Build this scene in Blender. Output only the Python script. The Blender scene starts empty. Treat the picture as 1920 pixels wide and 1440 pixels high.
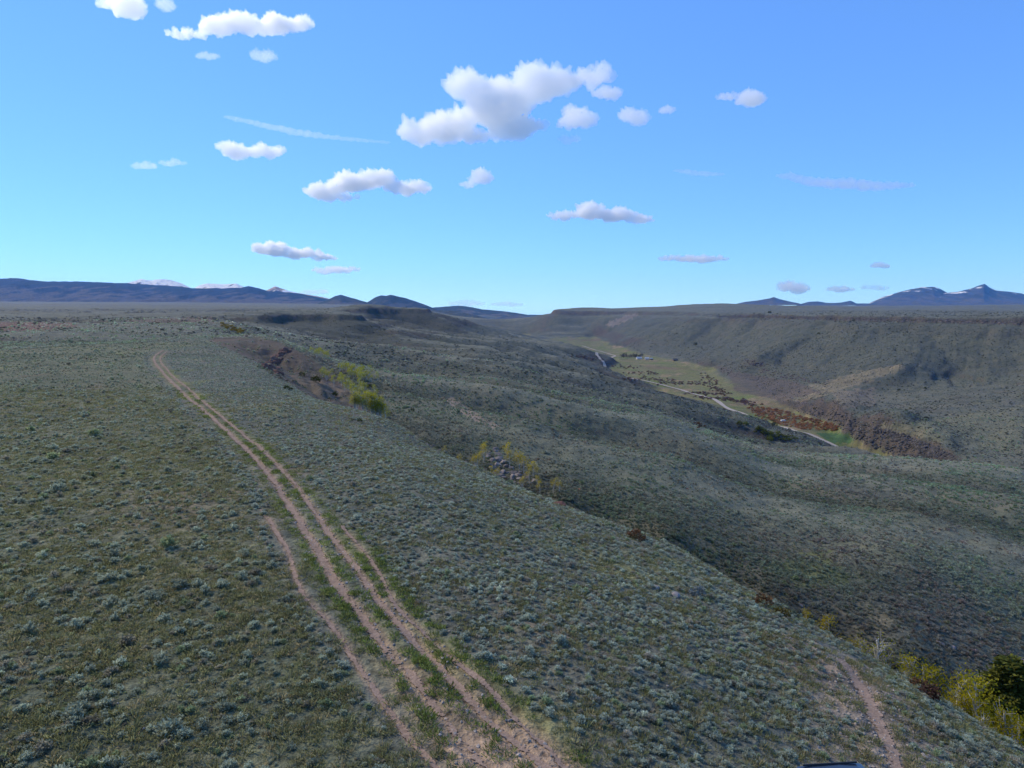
import bpy, bmesh, math, random
import numpy as np

# ------------------------------------------------------------------ camera, sky, sun, exposure
SC = bpy.context.scene
COL = SC.collection
CAM_H = 14.5                       # drone height over the bench with the track (m)
F_PX = 1321.0                      # focal length in photo pixels (1920 wide)
V_HOR = 578.0                      # photo row of the true horizon
PITCH = math.atan((720 - V_HOR) / F_PX)
cam_d = bpy.data.cameras.new('camera')
cam = bpy.data.objects.new('camera', cam_d); COL.objects.link(cam)
cam.location = (0, 0, CAM_H)
cam.rotation_euler = (math.pi / 2 - PITCH, 0, 0)
cam_d.sensor_fit = 'HORIZONTAL'; cam_d.sensor_width = 36.0
cam_d.lens = 36.0 * F_PX / 1920.0
cam_d.clip_start = 0.5; cam_d.clip_end = 200000
SC.camera = cam

SUN_EL, SUN_AZ = math.radians(38.0), math.radians(-55.0)   # azimuth from +Y, clockwise (negative: left, behind)
world = bpy.data.worlds.new('World'); SC.world = world; world.use_nodes = True
nt = world.node_tree; nt.nodes.clear()
sky = nt.nodes.new('ShaderNodeTexSky'); sky.sky_type = 'NISHITA'; sky.sun_disc = False
sky.sun_elevation = SUN_EL; sky.sun_rotation = SUN_AZ
sky.altitude = 2500; sky.air_density = 1.0; sky.dust_density = 0.0; sky.ozone_density = 6.0
bg = nt.nodes.new('ShaderNodeBackground'); bg.inputs['Strength'].default_value = 0.15
out = nt.nodes.new('ShaderNodeOutputWorld')
# the whole sky gets the photo's cool white balance and soft tone curve
gam = nt.nodes.new('ShaderNodeGamma'); gam.inputs['Gamma'].default_value = 0.6
tint = nt.nodes.new('ShaderNodeVectorMath'); tint.operation = 'MULTIPLY'
SKY_T = (0.49, 0.845, 1.42)
tint.inputs[1].default_value = tuple(c * 0.12 ** 0.6 / 0.15 for c in SKY_T)
nt.links.new(sky.outputs[0], gam.inputs['Color']); nt.links.new(gam.outputs[0], tint.inputs[0])
nt.links.new(tint.outputs[0], bg.inputs['Color']); nt.links.new(bg.outputs[0], out.inputs['Surface'])

sun_d = bpy.data.lights.new('sun', 'SUN'); sun_d.energy = 3.2; sun_d.angle = math.radians(16)
sun_d.color = (1.0, 0.90, 0.70)
sun = bpy.data.objects.new('sun', sun_d); COL.objects.link(sun)
sun.rotation_euler = (math.pi / 2 - SUN_EL, 0, -SUN_AZ + math.pi)
sun.location = (-300, -150, 300)
SC.view_settings.view_transform = 'Standard'; SC.view_settings.look = 'None'
SC.view_settings.gamma = 1.0; SC.view_settings.use_curve_mapping = False
SC.view_settings.exposure = 0.2
SC.render.engine = 'CYCLES'
SC.cycles.max_bounces = 16; SC.cycles.diffuse_bounces = 3; SC.cycles.volume_bounces = 16
SC.cycles.transparent_max_bounces = 12
SC.cycles.use_denoising = True

RNG = np.random.default_rng(7)
random.seed(7)

# ------------------------------------------------------------------ helpers
ST, CT = math.sin(PITCH), math.cos(PITCH)
def pix(u, v, D):
    """photo pixel + forward distance -> world point"""
    a = (u - 960) / F_PX; b = (720 - v) / F_PX
    k = D / (CT + b * ST)
    return (a * k, D, CAM_H + k * (b * CT - ST))
def onz(u, v, z):
    """photo pixel on the level z -> world point"""
    a = (u - 960) / F_PX; b = (720 - v) / F_PX
    k = (z - CAM_H) / (b * CT - ST)
    return (a * k, k * (CT + b * ST), z)
def dz(u, D, zr):
    """photo column, forward distance and height relative to the camera -> world point (for ground hidden from view)"""
    return ((u - 960) / F_PX * D / (CT + ST * 0.0), D, CAM_H + zr)
def project(x, y, z):
    """world -> photo pixel (numpy)"""
    dzv = z - CAM_H
    fw = y * CT - dzv * ST; up = y * ST + dzv * CT
    fw = np.maximum(fw, 0.1)
    return 960 + F_PX * x / fw, 720 - F_PX * up / fw

def _hash(ix, iy, seed):
    h = (ix.astype(np.int64) * 374761393 + iy.astype(np.int64) * 668265263 + seed * 1442695041) & 0xFFFFFFFF
    h = ((h ^ (h >> 13)) * 1274126177) & 0xFFFFFFFF
    return ((h ^ (h >> 16)) & 0xFFFFFF) / float(0xFFFFFF)
def perlin(x, y, seed=0):
    ix, iy = np.floor(x), np.floor(y); fx, fy = x - ix, y - iy
    ux = fx * fx * fx * (fx * (fx * 6 - 15) + 10); uy = fy * fy * fy * (fy * (fy * 6 - 15) + 10)
    def g(dx, dy):
        t = _hash(ix + dx, iy + dy, seed) * 6.2831853
        return np.cos(t) * (fx - dx) + np.sin(t) * (fy - dy)
    a = g(0, 0) * (1 - ux) + g(1, 0) * ux; b = g(0, 1) * (1 - ux) + g(1, 1) * ux
    return (a * (1 - uy) + b * uy) * 1.45
def fbm(x, y, octv=4, seed=0, gain=0.5):
    s = np.zeros_like(x); amp = 1.0
    for o in range(octv):
        s += amp * perlin(x, y, seed + o * 17); amp *= gain; x = x * 2.03 + 3.1; y = y * 2.03 + 7.7
    return s
def ridged(x, y, octv=4, seed=0):
    s = np.zeros_like(x); amp = 1.0
    for o in range(octv):
        s += amp * (1 - 2 * np.abs(perlin(x, y, seed + o * 17))); amp *= 0.5; x = x * 2.07 + 1.3; y = y * 2.07 + 4.1
    return s
def smooth(e0, e1, x):
    t = np.clip((x - e0) / (e1 - e0), 0, 1); return t * t * (3 - 2 * t)
def in_poly(u, v, poly):
    r = np.zeros(u.shape, bool); n = len(poly)
    for i in range(n):
        x0, y0 = poly[i]; x1, y1 = poly[(i + 1) % n]
        if y0 == y1: continue
        c = ((y0 > v) != (y1 > v)) & (u < (x1 - x0) * (v - y0) / (y1 - y0) + x0)
        r ^= c
    return r
def dist_poly(u, v, pts):
    d = np.full(u.shape, 1e9)
    for (x0, y0), (x1, y1) in zip(pts[:-1], pts[1:]):
        dx, dy = x1 - x0, y1 - y0
        t = np.clip(((u - x0) * dx + (v - y0) * dy) / (dx * dx + dy * dy + 1e-9), 0, 1)
        d = np.minimum(d, np.hypot(u - x0 - t * dx, v - y0 - t * dy))
    return d

def mesh_np(name, verts, faces, smooth_shade=True):
    """verts (n,3) array, faces (m,3|4) int array -> mesh, quickly"""
    me = bpy.data.meshes.new(name)
    verts = np.asarray(verts, np.float32); faces = np.asarray(faces, np.int32)
    n, m, k = len(verts), len(faces), faces.shape[1]
    me.vertices.add(n); me.vertices.foreach_set('co', verts.ravel())
    me.loops.add(m * k); me.loops.foreach_set('vertex_index', faces.ravel())
    me.polygons.add(m); me.polygons.foreach_set('loop_start', np.arange(0, m * k, k, dtype=np.int32))
    if smooth_shade: me.polygons.foreach_set('use_smooth', np.ones(m, bool))
    me.update(calc_edges=True); me.validate()
    return me
def obj(name, me, mat=None, parent=None, **props):
    o = bpy.data.objects.new(name, me); COL.objects.link(o)
    if mat is not None and me is not None and len(me.materials) == 0: me.materials.append(mat)
    if parent is not None: o.parent = parent
    for k, val in props.items(): o[k] = val
    return o
def set_col(me, name, rgb):
    at = me.attributes.new(name, 'FLOAT_COLOR', 'POINT')
    a = np.ones((len(me.vertices), 4), np.float32); a[:, :3] = rgb
    at.data.foreach_set('color', a.ravel())
def grid_faces(nr, nc):
    i = np.arange(nr - 1)[:, None] * nc + np.arange(nc - 1)[None, :]
    return np.stack([i, i + 1, i + nc + 1, i + nc], -1).reshape(-1, 4)

class NT:
    """tiny node-tree writer"""
    def __init__(self, name):
        self.m = bpy.data.materials.new(name); self.m.use_nodes = True
        self.t = self.m.node_tree; self.t.nodes.clear()
        self.o = self.t.nodes.new('ShaderNodeOutputMaterial')
    def n(self, typ, ins=None, **kw):
        nd = self.t.nodes.new(typ)
        for k, v in kw.items(): setattr(nd, k, v)
        for k, v in (ins or {}).items():
            if isinstance(v, bpy.types.NodeSocket): self.t.links.new(v, nd.inputs[k])
            else: nd.inputs[k].default_value = v
        return nd
    def link(self, a, b): self.t.links.new(a, b)
    def math(self, op, a, b=None, clamp=False):
        nd = self.n('ShaderNodeMath', {0: a} if b is None else {0: a, 1: b}, operation=op, use_clamp=clamp); return nd.outputs[0]
    def mix(self, fac, a, b, blend='MIX'):
        nd = self.n('ShaderNodeMix', data_type='RGBA', blend_type=blend)
        for k, v in ((0, fac), (6, a), (7, b)):
            if isinstance(v, bpy.types.NodeSocket): self.t.links.new(v, nd.inputs[k])
            else: nd.inputs[k].default_value = v if not isinstance(v, tuple) or len(v) == 4 else (*v, 1)
        return nd.outputs[2]
    def ramp(self, fac, stops, interp='LINEAR'):
        nd = self.n('ShaderNodeValToRGB', {0: fac}); cr = nd.color_ramp; cr.interpolation = interp
        while len(cr.elements) < len(stops): cr.elements.new(0.5)
        for e, (p, c) in zip(cr.elements, stops):
            e.position = p; e.color = (*c, 1) if len(c) == 3 else c
        return nd.outputs[0]
    def noise(self, vec, scale, detail=3, rough=0.55, out=0):
        return self.n('ShaderNodeTexNoise', {'Vector': vec, 'Scale': scale, 'Detail': detail, 'Roughness': rough}).outputs[out]
    def surface(self, col, rough=0.9, bump=None, bump_d=0.1, spec=0.2):
        b = self.n('ShaderNodeBsdfPrincipled', {'Base Color': col if isinstance(col, bpy.types.NodeSocket) else (*col, 1), 'Roughness': rough, 'Specular IOR Level': spec})
        if bump is not None:
            bn = self.n('ShaderNodeBump', {'Height': bump, 'Distance': bump_d, 'Strength': 1.0}); self.link(bn.outputs[0], b.inputs['Normal'])
        self.link(b.outputs[0], self.o.inputs['Surface']); return b
# ------------------------------------------------------------------ the land: control lines read from the photo, turned into one height field
# every entry is (photo column, photo row, forward distance in m); 'z' lines give the level instead of the distance
LINES = [
 # silhouette edge of the bench
 [(2150,1560,34),(1920,1425,38),(1700,1272,42),(1570,1205,46),(1470,1150,50),(1250,1020,64),(1060,955,75),(870,872,92),(740,800,118),(640,768,137)],
 # lip of the eroded bowl
 [(640,768,137),(580,745,150),(500,695,190),(450,662,240),(420,645,290)],
 # bare slope of the bowl
 [(600,722,205),(560,692,240),(520,667,275)], [(660,752,195),(640,722,225),(600,690,262)], [(690,770,182),(700,735,232)],
 # crest of the spur behind the bowl
 [(400,632,345),(440,629,365),(480,628,370),(512,634,340),(545,648,305),(600,672,290),(660,693,280),(740,715,270),(830,735,258),(900,768,232),(1000,800,200)],
 # gully bottom, visible part
 [(700,795,166),(760,822,158),(850,852,150),(950,893,140)],
 # hillside beyond the gully
 [(950,840,165),(950,790,205),(950,750,275),(950,720,400),(950,695,600),(950,670,900),(950,645,1500),(950,632,2200)],
 [(1060,930,124),(1060,880,148),(1060,830,188),(1060,790,240),(1060,755,350),(1060,730,500),(1060,705,800),(1060,680,1200)],
 [(1250,1000,106),(1250,950,125),(1250,900,155),(1250,850,200),(1250,810,270),(1250,780,400),(1250,760,620),(1250,745,900)],
 [(1460,1120,90),(1450,1080,98),(1450,1000,128),(1450,920,185),(1450,880,250),(1450,850,370),(1450,830,500),(1450,815,620)],
 [(1700,1250,76),(1700,1150,92),(1700,1050,116),(1700,960,165),(1700,900,245),(1700,862,380)],
 [(1920,1350,72),(1920,1200,95),(1920,1050,135),(1920,950,200),(1920,897,300)],
 [(2200,1400,75),(2200,1100,125),(2200,930,300)],
 [(1250,745,900),(1330,765,800),(1400,785,720),(1450,815,620),(1530,832,520),(1640,852,420),(1760,872,350),(1920,897,300)],
 [(850,700,480),(850,670,750),(850,645,1150),(880,634,1500)],
 # left hillside toe along the valley floor
 [(1010,640,2700),(1020,642,2200),(1085,662,1750),(1115,685,1640),(1150,705,1450),(1200,718,1300),(1290,742,1100),(1330,750,1060),(1360,768,960)],
 # land behind the bowl, up to the left mesas
 [(600,664,480),(600,650,620),(600,632,880),(600,618,1050),(600,606,1150),(600,593,1178),(600,590,1190)],
 [(530,608,1080),(530,598,1120),(530,591,1140)],
 [(480,622,600),(480,610,850),(480,601,1000),(480,594,1050),(480,586,1800)],
 [(740,700,420),(740,670,650),(740,645,900),(740,632,1050)],
 [(700,628,1120),(745,617,1150),(800,640,1100)],
 [(430,599,1000),(480,594,1050),(560,590,1180),(650,587,1200),(672,594,1190),(700,606,1180),(720,618,1170)],
 [(560,583,2000),(650,578,2500)], [(690,578,2150),(740,578,2150),(785,580,2250)], [(740,577.5,1960),(780,578,1970)],
 [(690,577,1800),(760,577,1900),(785,578,1900),(805,585,1880),(830,598,1860),(850,608,1840),(880,624,1800)],
 [(720,602,1790),(760,604,1800),(800,610,1790),(830,624,1700)],[(720,612,1600),(760,616,1560),(800,622,1540)],
 [(880,606,2600),(900,612,2600),(940,620,2700),(980,632,2800)],
 # valley side on the right, far mesa
 [(1480,750,1005),(1540,762,892),(1590,780,790),(1640,800,702),(1700,815,659),(1760,840,595),(1800,862,548),(1920,905,480),(2200,990,400)],
 [(1640,835,690),(1700,858,640),(1800,885,530)],
 [(1750,790,730),(1900,800,680),(1800,840,600),(1900,840,600)],
 [(1600,776,812),(1750,763,830),(1900,742,860),(2200,735,850)],
 [(1900,715,980),(1900,690,1060),(1900,660,1120),(1900,630,1180),(1910,609,1222),(1910,598,1240)],
 [(2200,700,900),(2200,650,1000),(2200,612,1060),(2200,600,1080)],
 [(1490,745,1020),(1560,725,1050),(1620,705,1075),(1690,685,1090)],
 [(1640,742,985),(1700,712,1050),(1800,695,1095)],
 [(1700,660,1190),(1700,630,1320),(1700,605,1435),(1700,594,1460)],
 [(1550,700,1150),(1550,680,1280),(1550,650,1430),(1550,620,1580),(1550,603,1685),(1550,593,1720)],
 [(1420,690,1440),(1420,672,1465),(1420,650,1700),(1420,625,1950),(1420,605,2140),(1420,591,2200)],
 [(1330,675,1700),(1330,650,2000),(1330,625,2250),(1330,605,2400),(1340,594,2450)],
 [(1340,594,2450),(1300,600,2500),(1250,615,2600),(1200,630,2650),(1160,640,2700)],
 [(1340,594,2450),(1420,591,2200),(1550,593,1720),(1700,594,1460),(1910,598,1240),(2200,600,1080)],
 [(1300,590,3000),(1250,590,3300),(1180,587,3700)],
 [(1040,584,4000),(1100,584,3950),(1180,586,3850)],
 [(1040,584,4000),(1033,590,3950),(1015,605,3900),(990,625,3800)],
 [(1060,600,3800),(1100,606,3750),(1150,610,3500)], [(1060,620,3600),(1100,628,3450)], [(1180,620,3000),(1200,605,3200)],
 [(1250,577,4300),(1300,570,4500),(1360,569,4600),(1420,572,4800),(1500,575,5500),(1600,577,6000)],
 [(1340,591,2650),(1420,588,2400),(1550,589,1860),(1700,590,1580),(1910,593,1340),(2200,595,1170)], [(1420,586,2800),(1550,586,2200),(1700,588,1900),(1910,589,1600),(2200,592,1400)],
 # plateau right, far gap, plateau left
 [(1500,583,3000),(1700,584,2600),(1900,586,2300),(2200,588,1900)],
 [(1700,580,4000),(1900,580,4000),(2200,580,4000)], [(1500,573,8500),(1700,574,8500),(1900,573,8500),(2200,572,8500)],
 [(1000,610,6000),(950,606,7500),(900,600,9000),(960,602,9000),(1040,600,9000)], [(850,596,6000),(800,588,5000),(850,588,9000)],
 [(1150,590,8000),(1300,580,8000)],
 [(-400,668,250),(0,657,259),(150,648,285),(300,638,315),(400,632,345)],
 [(-400,632,400),(0,629,420),(150,621,470),(300,613,530),(400,607,580)],
 [(-400,622,560),(0,621,560),(130,612,600)], [(-400,606,640),(0,606,640),(130,602,720),(260,599,800),(400,596,900)],
 [(-400,590,1300),(0,590,1300),(200,588,1400),(400,587,1500)],
 [(-400,578,3000),(0,578,3000),(200,579,3000),(400,580,3000),(600,577,3000)],
 [(-400,566,9000),(0,566,9000),(200,567,9000),(400,568,9000),(600,570,9000),(700,572,9000)],
]
# hidden ground: (photo column, forward distance, height relative to the camera)
HID = [
 [(690,150,-26.5),(760,138,-29),(870,118,-32),(950,110,-34),(1060,101,-36.0),(1250,92,-37.5),(1470,76,-39.0),(1700,64,-41.5),(1920,58,-45),(2200,56,-49)],
 [(-400,320,-19.5),(0,325,-19.2),(200,370,-18),(400,440,-17),(500,460,-23),(600,400,-29)],
 [(660,360,-34),(740,330,-35),(830,330,-38)],
 [(745,1300,-52),(700,1400,-44)],
 [(1450,700,-122),(1530,610,-120),(1640,520,-117),(1760,440,-116),(1920,390,-116),(2200,350,-112)],
 [(1640,615,-134),(1760,500,-133),(1920,440,-132)],
 [(-400,500,-19),(0,500,-19.5)],
]
def zline(z, pts): return [onz(u, v, z) for u, v in pts]
ZL = [
 # track and bench top (level z above the bench datum)
 zline(0.0, [(1010,1420),(905,1290),(800,1165),(690,1030),(600,930),(520,850),(430,770),(350,705),(305,668)]),
 zline(0.3, [(330,650),(380,640)]),
 zline(0.1, [(0,1440),(400,1440),(700,1440)]), zline(0.2, [(-300,1100),(0,1050),(250,1020)]), zline(0.2, [(0,850),(200,820)]),
 zline(-0.1, [(-200,740),(0,730),(180,700)]), zline(0.1, [(0,685),(180,668)]),
 zline(-0.8, [(1300,1440),(1150,1250),(1000,1100),(850,950),(740,870),(600,780),(520,722),(430,680)]),
 zline(-3.2, [(1680,1440),(1450,1280),(1250,1120),(1080,1020),(920,930),(760,830)]),
 # valley floor
 zline(-127.5, [(1160,690),(1200,700),(1250,722),(1300,738)]), zline(-127.5, [(1190,676),(1280,690),(1318,705)]),
 zline(-127.5, [(1400,768),(1450,783),(1500,800),(1550,815),(1580,827)]), zline(-127.5, [(1380,750),(1450,768),(1550,802)]),
 zline(-127.5, [(1080,648),(1100,655),(1140,664)]), zline(-128.5, [(1050,640),(1080,636),(1110,644)]),
 # foot of the right valley side
 zline(-126, [(1110,632),(1160,650),(1200,668),(1260,678),(1330,690),(1345,718),(1400,745),(1470,765),(1540,790),(1600,820),(1650,850)]),
]
Y0 = 30.0                                    # the fan grid's apex lies 30 m behind the camera
ctrl = []
def dens(P, n):
    for p, q in zip(P[:-1], P[1:]):
        for t in np.linspace(0, 1, n, endpoint=False): ctrl.append([p[i] + (q[i] - p[i]) * t for i in range(3)])
    ctrl.append(list(P[-1]))
def logpix(L, fn):
    P = []
    for p, q in zip(L[:-1], L[1:]):
        m = max(2, int(math.hypot(q[0] - p[0], q[1] - p[1]) / 28))
        for t in np.linspace(0, 1, m, endpoint=False):
            P.append(fn(p, q, t))
    P.append(fn(L[-1], L[-1], 0)); ctrl.extend([list(c) for c in P])
for L in LINES:
    logpix(L, lambda p, q, t: pix(p[0] + (q[0] - p[0]) * t, p[1] + (q[1] - p[1]) * t, math.exp(math.log(p[2]) + (math.log(q[2]) - math.log(p[2])) * t)))
for L in HID:
    logpix(L, lambda p, q, t: dz(p[0] + (q[0] - p[0]) * t, math.exp(math.log(p[1]) + (math.log(q[1]) - math.log(p[1])) * t), p[2] + (q[2] - p[2]) * t))
for P in ZL: dens(P, 3)
for x in (-60, -30, 0, 20):                  # level ground under and beside the camera
    for y in (-22, -10, 2): ctrl.append([x, y, 0.0 if x < 10 else -1.5])
ctrl += [[60, -10, -22], [50, 10, -20], [75, 20, -30], [-120, 20, 0.3], [-200, 60, 0], [-250, 150, -0.5]]
C = np.array(ctrl)
AK = 2.2
def fan(x, y): return np.stack([x / (y + Y0) * AK, np.log(y + Y0)], -1)
CP = fan(C[:, 0], C[:, 1]); CS = C[:, 2] / (C[:, 1] + Y0)
# merge near duplicates
keep = []
for i in range(len(CP)):
    if all((CP[i] - CP[j]) @ (CP[i] - CP[j]) > 1e-4 for j in keep): keep.append(i)
CP, CS = CP[keep], CS[keep]
def kern(r2): return np.sqrt(r2 + 0.0003)
NK = len(CP)
A = np.zeros((NK + 3, NK + 3)); d2 = ((CP[:, None] - CP[None]) ** 2).sum(-1)
A[:NK, :NK] = -kern(d2) + np.eye(NK) * 0.0012
A[:NK, NK:] = A[NK:, :NK].T * 0 + np.c_[np.ones(NK), CP]; A[NK:, :NK] = A[:NK, NK:].T
W = np.linalg.solve(A, np.r_[CS, 0, 0, 0])
def rbf(q):
    r = np.empty(len(q))
    for i in range(0, len(q), 4000):
        b = q[i:i + 4000]; d = (b[:, None, 0] - CP[None, :, 0]) ** 2 + (b[:, None, 1] - CP[None, :, 1]) ** 2
        r[i:i + 4000] = -(kern(d) @ W[:NK]) + W[NK] + b @ W[NK + 1:]
    return r
# coarse lattice in fan space, refined bicubically
CA = np.linspace(-2.0, 2.0, 360); CL = np.linspace(math.log(4.0), math.log(10600.0), 500)
ga, gl = np.meshgrid(CA * AK / 2.0, CL)
COARSE = rbf(np.stack([ga.ravel(), gl.ravel()], -1)).reshape(ga.shape)
def cub(p0, p1, p2, p3, t):
    return p1 + 0.5 * t * (p2 - p0 + t * (2 * p0 - 5 * p1 + 4 * p2 - p3 + t * (3 * (p1 - p2) + p3 - p0)))
def base_slope(x, y):
    yy = np.maximum(y + Y0, 4.01)
    fa = np.clip((x / yy - CA[0] / 2 ) / ((CA[1] - CA[0]) / 2), 1, len(CA) - 3.001)
    fl = np.clip((np.log(yy) - CL[0]) / (CL[1] - CL[0]), 1, len(CL) - 3.001)
    ia, il = fa.astype(int), fl.astype(int); ta, tl = fa - ia, fl - il
    rows = [cub(*[COARSE[il + k, ia + j] for j in (-1, 0, 1, 2)], ta) for k in (-1, 0, 1, 2)]
    return cub(*rows, tl) * yy
# plan outline of the bench that carries the track
BENCH = [pix(*p)[:2] for p in LINES[0][:-1]] + [pix(*p)[:2] for p in LINES[1]] + [pix(*p)[:2] for p in ((400,632,345),(300,638,315),(150,648,285),(0,657,259),(-400,668,250))] + [(-900, 100), (-300, -40), (55, -40)]
BW = np.array([pix(*p)[:2] for p in [(420,645,290),(450,662,240),(500,695,190),(580,745,150),(640,768,140),(700,792,160),(710,735,235),(640,705,275),(545,652,300),(480,632,350)]])
def height(x, y, fine=True):
    """ground level at world x, y (numpy arrays)"""
    x = np.asarray(x, float); y = np.asarray(y, float)
    z = base_slope(x, y)
    D = np.hypot(x, y)
    bench = smooth(-7, -2, z) * smooth(420, 300, y)               # the flat bench top stays calm
    floor_ = smooth(-121, -125.5, z) * smooth(600, 700, y)
    rough = (1 - 0.85 * bench) * (1 - 0.93 * floor_)
    near = smooth(60, 160, D)
    # spurs and hollows that run down to the valley from either side, rounded crests and sharp bottoms
    right = smooth(300, 420, x) * smooth(450, 600, y)
    lx, ly = x * 0.45 + y * 0.9, x - 0.3 * y
    rx, ry = x * 0.80 - y * 0.60, x * 0.6 + y * 0.8
    wob = 18 * fbm(x / 140, y / 140, 2, 3)
    def billow(px, py, seed): return 2 * np.abs(perlin(px, py, seed)) + np.abs(perlin(px * 2.1, py * 2.1, seed + 5)) * 0.7 - 0.75
    low = 0.25 + 0.75 * smooth(-8, -30, z)
    left_g = 10.5 * billow((lx + wob) / 105, ly / 520, 5) * smooth(110, 260, D) * smooth(3500, 1500, D) \
           + 14.0 * billow((lx + 2 * wob) / 300, ly / 1300, 11) * smooth(350, 800, D)
    right_g = 2.6 * billow((rx + wob) / 70, ry / 500, 15) + 1.0 * billow((rx + 0.5 * wob) / 24, ry / 220, 16) + 13.0 * billow((rx + 2 * wob) / 260, ry / 1300, 19) * smooth(900, 1400, D)
    right_g = right_g * (0.12 + 0.88 * smooth(-108, -84, z))
    left_g = left_g * (1 - 0.7 * smooth(50, 120, x) * smooth(470, 380, D))
    z = z + rough * near * low * (left_g * (1 - right) + right_g * right)
    z = z + rough * near * 1.1 * fbm(x / 26, y / 26, 4, 21) * smooth(70, 200, D)
    # hard rock layers: the mesa rims and ledges on the right valley side
    fr_ = smooth(600, 800, y)
    wl = smooth(0.12, -0.02, x / np.maximum(y, 1)); kk = 1 + 1.5 * smooth(2500, 4000, y)
    rim_l = -7 * (1 - wl) + wl * (0.5 + 9 * smooth(1300, 1800, y))
    lv = z - rim_l + 2.0 * fbm(x / 70, y / 70, 3, 83)
    z = z + fr_ * 7.5 * kk * (smooth(-3 * kk, 1.2 * kk, lv) - np.clip((lv / kk + 13) / 19, 0, 1))
    led = smooth(0.0, 0.5, fbm(x / 160, y / 160, 2, 87)) * right * smooth(2200, 1600, y)
    lv = z + 5 * fbm(x / 90, y / 90, 3, 89)
    z = z + led * 4.0 * (smooth(-93, -89, lv) - np.clip((lv + 106) / 30, 0, 1))
    z = z + rough * 0.35 * fbm(x / 9, y / 9, 3, 31) + 0.10 * fbm(x / 3.1, y / 3.1, 3, 41) * smooth(900, 300, D)
    z = z + 0.45 * fbm(x / 40, y / 40, 2, 51) * bench
    # rills of the eroded bowl
    zone = (x > BW[:, 0].min()) & (x < BW[:, 0].max()) & (y > BW[:, 1].min()) & (y < BW[:, 1].max())
    if zone.any():
        xb, yb_ = x[zone], y[zone]; inside = in_poly(xb, yb_, BW)
        k = smooth(0, 16, dist_poly(xb, yb_, np.r_[BW, BW[:1]])) * inside
        r_ = 2 * np.abs(perlin((0.9 * xb + 0.4 * yb_) / 9 + 0.5 * perlin(xb / 15, yb_ / 15, 4), (0.4 * xb - 0.9 * yb_) / 60, 97)) + 0.8 * np.abs(perlin((0.9 * xb + 0.4 * yb_) / 3.6, (0.4 * xb - 0.9 * yb_) / 34, 98))
        z[zone] = z[zone] + k * (1.7 * r_ - 3.2)
    # far plateau relief
    z = z + smooth(600, 1500, D) * smooth(-60, -20, z) * (2.0 * fbm(x / 220, y / 120, 4, 61) + 4.0 * fbm(x / 900, y / 420, 3, 67) * smooth(1500, 4000, D))
    return z
def crest(x, y):
    """how far a spot lies up on a rounded spur (+) or down in a hollow (-) of the left hillside"""
    lx, ly = x * 0.45 + y * 0.9, x - 0.3 * y; wob = 18 * fbm(x / 140, y / 140, 2, 3)
    b1 = 2 * np.abs(perlin((lx + wob) / 105, ly / 520, 5)) - 0.55; b2 = 2 * np.abs(perlin((lx + 2 * wob) / 300, ly / 1300, 11)) - 0.55
    return b1 + 0.6 * b2 * smooth(350, 800, np.hypot(x, y))
GULLY = [dz(*p)[:2] for p in HID[0]]
def ground_z(x, y):
    return float(height(np.array([x]), np.array([y]))[0])
# ------------------------------------------------------------------ ground sheet
a_in = np.linspace(-0.80, 0.80, 860)
a_cols = np.r_[np.linspace(-1.6, -0.80, 60)[:-1], a_in, np.linspace(0.80, 1.6, 60)[1:]]
l_rows = np.r_[np.linspace(math.log(6), math.log(45), 40)[:-1], np.linspace(math.log(45), math.log(500), 520)[:-1], np.linspace(math.log(500), math.log(10500), 440)]
GA, GL = np.meshgrid(a_cols, l_rows)
GY = np.exp(GL) - Y0; GX = GA * np.exp(GL)
GZ = height(GX.ravel(), GY.ravel()).reshape(GX.shape)
NRW, NCL = GX.shape
def sheet(x, y):
    """level of the built ground mesh (bilinear between its vertices)"""
    x = np.asarray(x, float); y = np.asarray(y, float); yy = np.maximum(y + Y0, 6.01)
    fr = np.interp(np.log(yy), l_rows, np.arange(NRW)); fc = np.interp(x / yy, a_cols, np.arange(NCL))
    r = np.minimum(fr.astype(int), NRW - 2); c = np.minimum(fc.astype(int), NCL - 2); tr, tc = fr - r, fc - c
    return (GZ[r, c] * (1 - tr) + GZ[r + 1, c] * tr) * (1 - tc) + (GZ[r, c + 1] * (1 - tr) + GZ[r + 1, c + 1] * tr) * tc
HD = np.exp(np.linspace(math.log(14), math.log(9500), 2600))
def hits(u, v, dmin=14):
    """first ground point seen through a photo pixel"""
    a = (u - 960) / F_PX; b = (720 - v) / F_PX; D = HD[HD >= dmin]
    k = D / (CT + b * ST); x, zr = a * k, CAM_H + k * (b * CT - ST)
    under = np.nonzero(zr <= sheet(x, D))[0]
    if len(under) == 0: return None
    i = under[0]; j = max(i - 1, 0)
    g0 = zr[j] - sheet(x[j:j+1], D[j:j+1])[0]; g1 = zr[i] - sheet(x[i:i+1], D[i:i+1])[0]
    t = g0 / (g0 - g1) if g0 != g1 else 0
    X, Y = x[j] + (x[i] - x[j]) * t, D[j] + (D[i] - D[j]) * t
    return (float(X), float(Y), float(sheet(np.array([X]), np.array([Y]))[0]))

# slope of the land
dzr, dzc = np.gradient(GZ); dyr = np.gradient(GY, axis=0); dxc = np.gradient(GX, axis=1)
SLX = dzc / dxc; SLY = (dzr - SLX * np.gradient(GX, axis=0)) / dyr
SLOPE = np.hypot(SLX, SLY)
GU, GV = project(GX, GY, GZ)
def sheet_slope(x, y):
    yy = np.maximum(np.asarray(y) + Y0, 6.01)
    r = np.interp(np.log(yy), l_rows, np.arange(NRW)).astype(int); c = np.interp(np.asarray(x) / yy, a_cols, np.arange(NCL)).astype(int)
    return SLOPE[r, c]

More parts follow.
